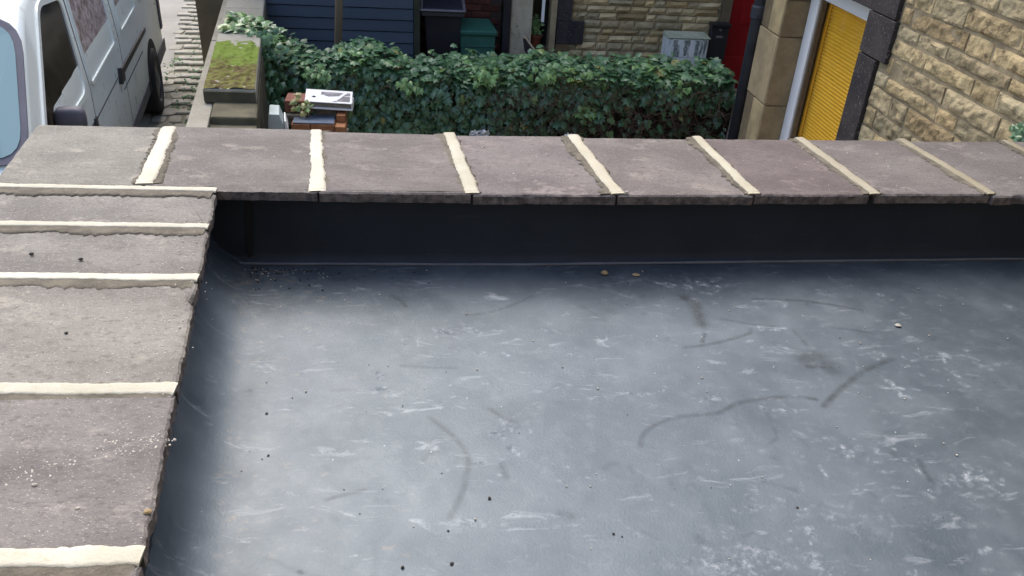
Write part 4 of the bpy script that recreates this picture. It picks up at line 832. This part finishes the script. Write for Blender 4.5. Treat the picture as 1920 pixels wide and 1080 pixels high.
lb(-.87, -.60, BY+.105, BY+.24, .728+PZ, .842, gbrick_m, 'grey brick directly under the white panel')
lb(-.86, -.69, BY+.11, BY+.24, .602+PZ, .725+PZ, gbrick_m, 'dark grey brick behind the slate in the middle of the pile')
mb = MB(); mb.box((-1.02, BY-.095, .675+PZ), (-.695, BY+.10, .685+PZ), bev=.002); tag(mb.build('slate_piece', slate_m), 'smooth blue grey slate lying across two orange bricks', 'slate')
# white panel with grey print, tipped towards the viewer
wp = thing('white_panel', 'white framed panel with grey diagonal markings resting on the brick pile', 'panel', (-.73, BY+.15, .84))
A0 = Vector((-.93, BY+.03, .905)); U = Vector((.372, .0, -.015)); Vv = Vector((.0, .15, .055)); Nn = U.cross(Vv).normalized()
def pq(u0, v0, u1, v1, h0, h1, m_, nm, poly=None):
    P_ = poly or [(u0, v0), (u1, v0), (u1, v1), (u0, v1)]; mb = MB(); mb.prism([A0+U*a+Vv*c+Nn*h0 for a, c in P_], Nn*(h1-h0)); return mb.build(nm, m_, wp, bevel=.001)
pq(0, 0, 1, 1, -.006, 0, panel_m, 'face'); 
pq(.12, .15, .0, .0, .001, .003, pgrey_m, 'grey_print', [(.33, .62), (.95, .62), (.95, .82), (.33, .82)])
pq(0, 0, 0, 0, .001, .003, pgrey_m, 'grey_print', [(.62, .14), (.95, .14), (.95, .55), (.80, .55)])
pq(0, 0, 0, 0, .001, .003, pgrey_m, 'grey_print', [(.40, .58), (.50, .50), (.74, .58)])
pq(0, 0, 0, 0, .001, .003, dgreen_m, 'dark_knob', [(.14, .38), (.19, .34), (.23, .42), (.18, .48)])
pq(0, 0, 0, 0, .0035, .0045, panel_m, 'white_stripe', [(.58, .10), (.66, .10), (.90, .84), (.82, .84)])
mb = MB(); mb.hexa([(-.90, BY+.04, .862), (-.565, BY+.04, .848), (-.565, BY+.16, .850), (-.90, BY+.16, .864), (-.90, BY+.04, .894), (-.565, BY+.04, .880), (-.565, BY+.16, .90), (-.90, BY+.16, .914)]); mb.build('side_slot', gbrick_m, wp)
mb = MB(); mb.hexa([(-.925, BY+.026, .848), (-.557, BY+.026, .833), (-.557, BY+.16, .836), (-.925, BY+.16, .85), (-.925, BY+.026, .860), (-.557, BY+.026, .845), (-.557, BY+.16, .848), (-.925, BY+.16, .862)]); mb.build('lower_rail', panel_m, wp, bevel=.001)
mb = MB(); mb.box((-.562, BY+.02, .836), (-.553, BY+.17, .90)); mb.build('end_cap', panel_m, wp, bevel=.001)
ll = [(Vector((-.955+R.gauss(0, .03), BY+.04+R.gauss(0, .03), .89+R.gauss(0, .03)-.02*(i % 3))), leaf_rot((0, -.7, .7), (R.uniform(-1, 1), 0, R.uniform(-1, .4)), R), R.uniform(.045, .07), R.choice([1, .97, .93, .9]), i % 2) for i in range(16)]
tag(leaf_cloud('dry_leaves', ll, kind=None), 'yellow green withered ivy leaves between the pink brick and the white panel', 'leaves')
pk = thing('pale_block', 'pale blue green painted block at the foot of the garden wall', 'block', (-1.1, 5.9, 0))
mb = MB(); mb.prism([(-1.115, 5.95, .30), (-1.005, 5.95, .30), (-1.005, 5.95, .93), (-1.03, 5.95, 1.005), (-1.10, 5.95, 1.005), (-1.115, 5.95, .93)], (-.03, .22, 0)); mb.build('body', pale_m, pk, bevel=.004)
mb = MB(); mb.prism([(-1.00, 5.97, .30), (-.975, 5.97, .30), (-.975, 5.97, .88), (-.99, 5.97, .95), (-1.00, 5.97, .95)], (-.03, .2, 0)); mb.build('side_lip', white_m, pk, bevel=.003)

# ---------------------------------------------------------------- van
dV = Vector((-.165, 1, 0)).normalized(); nV = Vector((dV.y, -dV.x, 0)); P0 = Vector((-2.28, 5.9, 0))
vp = lambda s_, off, z: P0+dV*s_+nV*off+Vector((0, 0, z))
so_ = lambda z: -.004-.11*max(0, z-1.2)
van = thing('van', 'white panel van with patterned side windows parked facing the camera at left', 'van', vp(0, -.93, 0))
st = [(-2.45, .62, .55), (-2.38, .90, .80), (-2.15, .925, 1.02), (-1.85, .93, 1.17), (-1.72, .93, 1.24), (-1.0, .93, 1.86), (-.88, .93, 1.93), (-.7, .93, 1.97), (-.3, .93, 2.0), (.3, .93, 2.01), (1.5, .93, 2.01), (3., .93, 2.01), (3.9, .93, 2.0), (4.12, .92, 1.98), (4.2, .88, 1.92)]
mb = MB(); vs = []
for (s_, hw, top) in st:
    z3 = min(1.2, top-.10); z4 = max(top-.05, z3+.01); w4 = hw-.11*max(0, z4-1.2)-.004
    half = [(hw-.05, .34), (hw, .46), (hw, .8), (hw, z3), (w4, z4), (w4-.03, top-.01), (w4*.7, top+.012), (0, top+.03)]
    if top < .9: half = [(hw-.05, .34), (hw, .40), (hw, .46), (hw, top-.06), (hw-.01, top-.03), (hw-.04, top-.01), (hw*.7, top), (0, top+.01)]
    full = half+[(-a, z) for a, z in reversed(half[:-1])]
    vs += [vp(s_, -.93+a, z) for a, z in full]
k = 15; fs = [(i*k+j, i*k+j+1, (i+1)*k+j+1, (i+1)*k+j) for i in range(len(st)-1) for j in range(k-1)]+[tuple(reversed(range(k))), tuple(range((len(st)-1)*k, len(st)*k))]
fs += [(i*k, (i+1)*k, (i+1)*k+k-1, i*k+k-1) for i in range(len(st)-1)]
mb.add(vs, [tuple(reversed(f)) for f in fs]); bo = mb.build('body', van_m, van, sm=True, bevel=.012)
def sidepoly(pts, o0, o1, m_, nm, par_=van, bevel=0, rnd=0):
    if rnd: pts = roundp(pts, rnd)
    mb = MB(); n = len(pts); A = [vp(a, so_(z)+o1, z) for a, z in pts]; B = [vp(a, so_(z)+o0, z) for a, z in pts]
    mb.add(B+A, [tuple(range(n, 2*n))]+[(i, (i+1) % n, n+(i+1) % n, n+i) for i in range(n)]); return mb.build(nm, m_, par_, bevel=bevel)
def roundp(p, r, k=5):
    out = []; n = len(p)
    for i in range(n):
        a, b_, c = Vector(p[i-1]), Vector(p[i]), Vector(p[(i+1) % n]); r1 = min(r, (a-b_).length*.45); r2 = min(r, (c-b_).length*.45); s0 = b_+(a-b_).normalized()*r1; s1 = b_+(c-b_).normalized()*r2
        for j in range(k+1): t = j/k; q = s0*(1-t)**2+b_*2*t*(1-t)+s1*t*t; out.append((q.x, q.y))
    return out
def ring(pts, w, o0, o1, m_, nm, par_=van, rnd=.05):
    pts = roundp(pts, rnd); c = Vector((sum(p[0] for p in pts)/len(pts), sum(p[1] for p in pts)/len(pts))); n = len(pts); outp = []
    for i in range(n):
        e = (Vector(pts[(i+1) % n])-Vector(pts[i-1])); nr = Vector((e.y, -e.x)).normalized(); q = Vector(pts[i]); 
        if nr.dot(q-c) < 0: nr = -nr
        outp.append(q+nr*w)
    mb = MB(); A = [vp(a, so_(z)+o1, z) for a, z in pts]; B = [vp(q.x, so_(q.y)+o1, q.y) for q in outp]; C_ = [vp(q.x, so_(q.y)+o0, q.y) for q in outp]; D_ = [vp(a, so_(z)+o0, z) for a, z in pts]
    mb.add(A+B+C_+D_, [(i, (i+1) % n, n+(i+1) % n, n+i) for i in range(n)]+[(n+i, n+(i+1) % n, 2*n+(i+1) % n, 2*n+i) for i in range(n)]+[(3*n+i, 3*n+(i+1) % n, (i+1) % n, i) for i in range(n)])
    return mb.build(nm, m_, par_, sm=False)
dw = [(-1.38, 1.235), (-.20, 1.225), (-.10, 1.80), (-.62, 1.86)]
sidepoly(dw, 0, .003, vglass_m, 'door_window', rnd=.10); ring(dw, .035, 0, .014, van_m, 'window_surround', rnd=.10); 
w2 = [(.03, 1.215), (1.10, 1.215), (1.24, 1.82), (.10, 1.82)]
sidepoly(w2, 0, .003, mottled_m, 'side_window', rnd=.02); ring(w2, .022, 0, .014, van_m, 'window_surround', rnd=.03)
w3 = [(1.52, 1.215), (2.40, 1.215), (2.42, 1.80), (1.58, 1.80)]
sidepoly(w3, 0, .003, mottled_m, 'side_window', rnd=.02); ring(w3, .022, 0, .014, van_m, 'window_surround', rnd=.03)
w4_ = [(2.75, 1.215), (3.75, 1.215), (3.72, 1.80), (2.78, 1.80)]
sidepoly(w4_, 0, .003, mottled_m, 'side_window', rnd=.02); ring(w4_, .022, 0, .014, van_m, 'window_surround', rnd=.03)
sidepoly([(1.15, .93), (2.78, .90), (2.78, .945), (1.15, .985)], 0, .022, black_m, 'door_track')
sidepoly([(1.02, .90), (1.17, .90), (1.19, .99), (1.06, 1.02)], 0, .035, black_m, 'door_handle')
def seam(a, b_, w=.007): 
    e = Vector((b_[0]-a[0], b_[1]-a[1])).normalized(); nn = Vector((-e.y, e.x))*w; sidepoly([(a[0]-nn.x, a[1]-nn.y), (b_[0]-nn.x, b_[1]-nn.y), (b_[0]+nn.x, b_[1]+nn.y), (a[0]+nn.x, a[1]+nn.y)], -.004, .005, rubber_m, 'panel_gap')
seam((-.06, .40), (-.04, 1.2)); seam((-.04, 1.2), (.03, 1.9)); seam((1.34, .40), (1.34, 1.2)); seam((1.34, 1.2), (1.42, 1.9)); seam((-.30, .97), (1.02, .955)); seam((1.2, .80), (2.5, .78)); seam((-1.5, .95), (-.06, .98)); seam((-.06, .42), (1.34, .42))
sidepoly([(-.35, .96), (-.05, .96), (-.05, 1.06)], 0, .02, black_m, 'door_mirror_shadow') if 0 else None
sidepoly([(-.20, .84), (-.06, .84), (-.06, 1.0), (-.12, 1.0)], 0, .018, black_m, 'door_handle')
sidepoly([(.32, 1.86), (.60, 1.86), (.60, 1.90), (.32, 1.90)], -.01, .012, black_m, 'roof_vent')
# sills, arches, wheels
sidepoly([(-.9, .36), (2.5, .36), (2.5, .47), (-.9, .47)], -.01, .012, rubber_m, 'sill')
sidepoly([(3.5, .36), (4.18, .36), (4.18, .50), (3.5, .50)], -.01, .012, rubber_m, 'sill')
sidepoly([(4.06, .62), (4.19, .62), (4.19, 1.05), (4.06, 1.05)], -.02, .012, rubber_m, 'tail_light')
for s_ in (-1.5, 3.02):
    arc = [(s_+.44*math.cos(t), .34+.42*math.sin(t)) for t in np.linspace(0, math.pi, 18)]
    sidepoly(arc, -.005, .006, tyre_m, 'wheel_arch')
    for side in (0, 1):
        o0 = .035 if side == 0 else -1.86-.035; sg = -1 if side == 0 else 1
        prof = [(.32, o0+sg*.22), (.335, o0+sg*.19), (.335, o0+sg*.04), (.315, o0+sg*.005), (.25, o0), (.21, o0+sg*.004)]
        mb = MB(); vs = []; n = 28
        for (r0, oo) in prof: vs += [vp(s_+r0*math.cos(2*math.pi*i/n), oo, .335+r0*math.sin(2*math.pi*i/n)) for i in range(n)]
        mb.add(vs, [(a*n+i, a*n+(i+1) % n, (a+1)*n+(i+1) % n, (a+1)*n+i) for a in range(len(prof)-1) for i in range(n)]); wh = mb.build('wheel', tyre_m, van, sm=True)
        mb = MB(); vs = []; pr2 = [(.212, o0+sg*.004), (.20, o0+sg*.03), (.12, o0+sg*.015), (.06, o0+sg*.0), (.01, o0+sg*.0)]
        for (r0, oo) in pr2: vs += [vp(s_+r0*math.cos(2*math.pi*i/n), oo, .335+r0*math.sin(2*math.pi*i/n)) for i in range(n)]
        mb.add(vs, [(a*n+i, a*n+(i+1) % n, (a+1)*n+(i+1) % n, (a+1)*n+i) for a in range(4) for i in range(n)]); mb.build('rim', rim_m, wh, sm=True)
# windscreen on the sloping front
def scr(s_, off, h): z = 1.24+.035*(1-((off+.93)/.93)**2)+(s_+1.72)/.72*.62; return vp(s_, off, z)+(Vector((0, 0, .76))-dV*.65)*h
def wsp(pts, h0, h1, m_, nm, rnd=.12):
    P_ = roundp(pts, rnd); n = len(P_); mb = MB(); A = [scr(a, b_, h1) for a, b_ in P_]; B = [scr(a, b_, h0) for a, b_ in P_]
    mb.add(A+B, [tuple(reversed(range(n)))]+[(i, n+i, n+(i+1) % n, (i+1) % n) for i in range(n)]); return mb.build(nm, m_, van)
wsp([(-1.68, -.015), (-.995, -.075), (-.995, -1.785), (-1.68, -1.845)], .002, .012, rubber_m, 'windscreen_rubber', .16)
wsp([(-1.65, -.05), (-1.025, -.11), (-1.025, -1.75), (-1.65, -1.81)], .012, .016, wscreen_m, 'windscreen', .14)
mb = MB(); mb.tube([scr(-1.66, -.55, .03), scr(-1.60, -.22, .035), scr(-1.60, -.16, .03)], .009, 6); mb.build('wiper', black_m, van)
mb = MB(); mb.hexa([scr(-1.86, -.10, .0), scr(-1.72, -.06, .0), scr(-1.72, -1.8, .0), scr(-1.86, -1.76, .0), scr(-1.86, -.10, .02), scr(-1.72, -.06, .02), scr(-1.72, -1.8, .02), scr(-1.86, -1.76, .02)]); mb.build('scuttle', rubber_m, van)
# mirror
def rblob(c, r, m_, nm, ax):
    mb = MB(); vs = []; a_, b_ = 10, 16
    for i in range(a_+1):
        th = math.pi*i/a_
        for j in range(b_):
            ph = 2*math.pi*j/b_; e = .55; f_ = lambda v: math.copysign(abs(v)**e, v)
            q = (f_(math.sin(th)*math.cos(ph))*r[0], f_(math.sin(th)*math.sin(ph))*r[1], f_(math.cos(th))*r[2]); vs.append(c+nV*q[0]+dV*q[1]+Vector((0, 0, q[2])))
    mb.add(vs, [(i*b_+j, i*b_+(j+1) % b_, (i+1)*b_+(j+1) % b_, (i+1)*b_+j) for i in range(a_) for j in range(b_)]); return mb.build(nm, m_, van, sm=True)
rblob(vp(-1.03, .07, 1.31), (.085, .05, .075), rubber_m, 'door_mirror', 0)
mb = MB(); mb.tube([vp(-1.03, -.02, 1.26), vp(-1.03, .06, 1.27)], .02, 8); mb.build('mirror_arm', black_m, van)
rblob(vp(-.80, -.40, 1.985), (.03, .06, .014), rubber_m, 'antenna_base', 0)  # dark oval base of a roof antenna, gives no light
for sgn in (-.93+.62, -.93-.62):
    mb = MB(); c = vp(-2.40, sgn, .66); mb.box(tuple(c-Vector((.13, .03, .08))), tuple(c+Vector((.13, .03, .08))), bev=.02); mb.build('headlight', glassy('lamp_glass', (.5, .52, .55), .1), van)

# ---------------------------------------------------------------- own house wall behind the viewer
mb = MB(); mb.box((-1.45, -.9, 0), (2.88, -.32, 4.6)); oh = mb.build('rear_house_wall', render_m); tag(oh, 'stone wall of the house that the flat roof extension is built against', 'house')
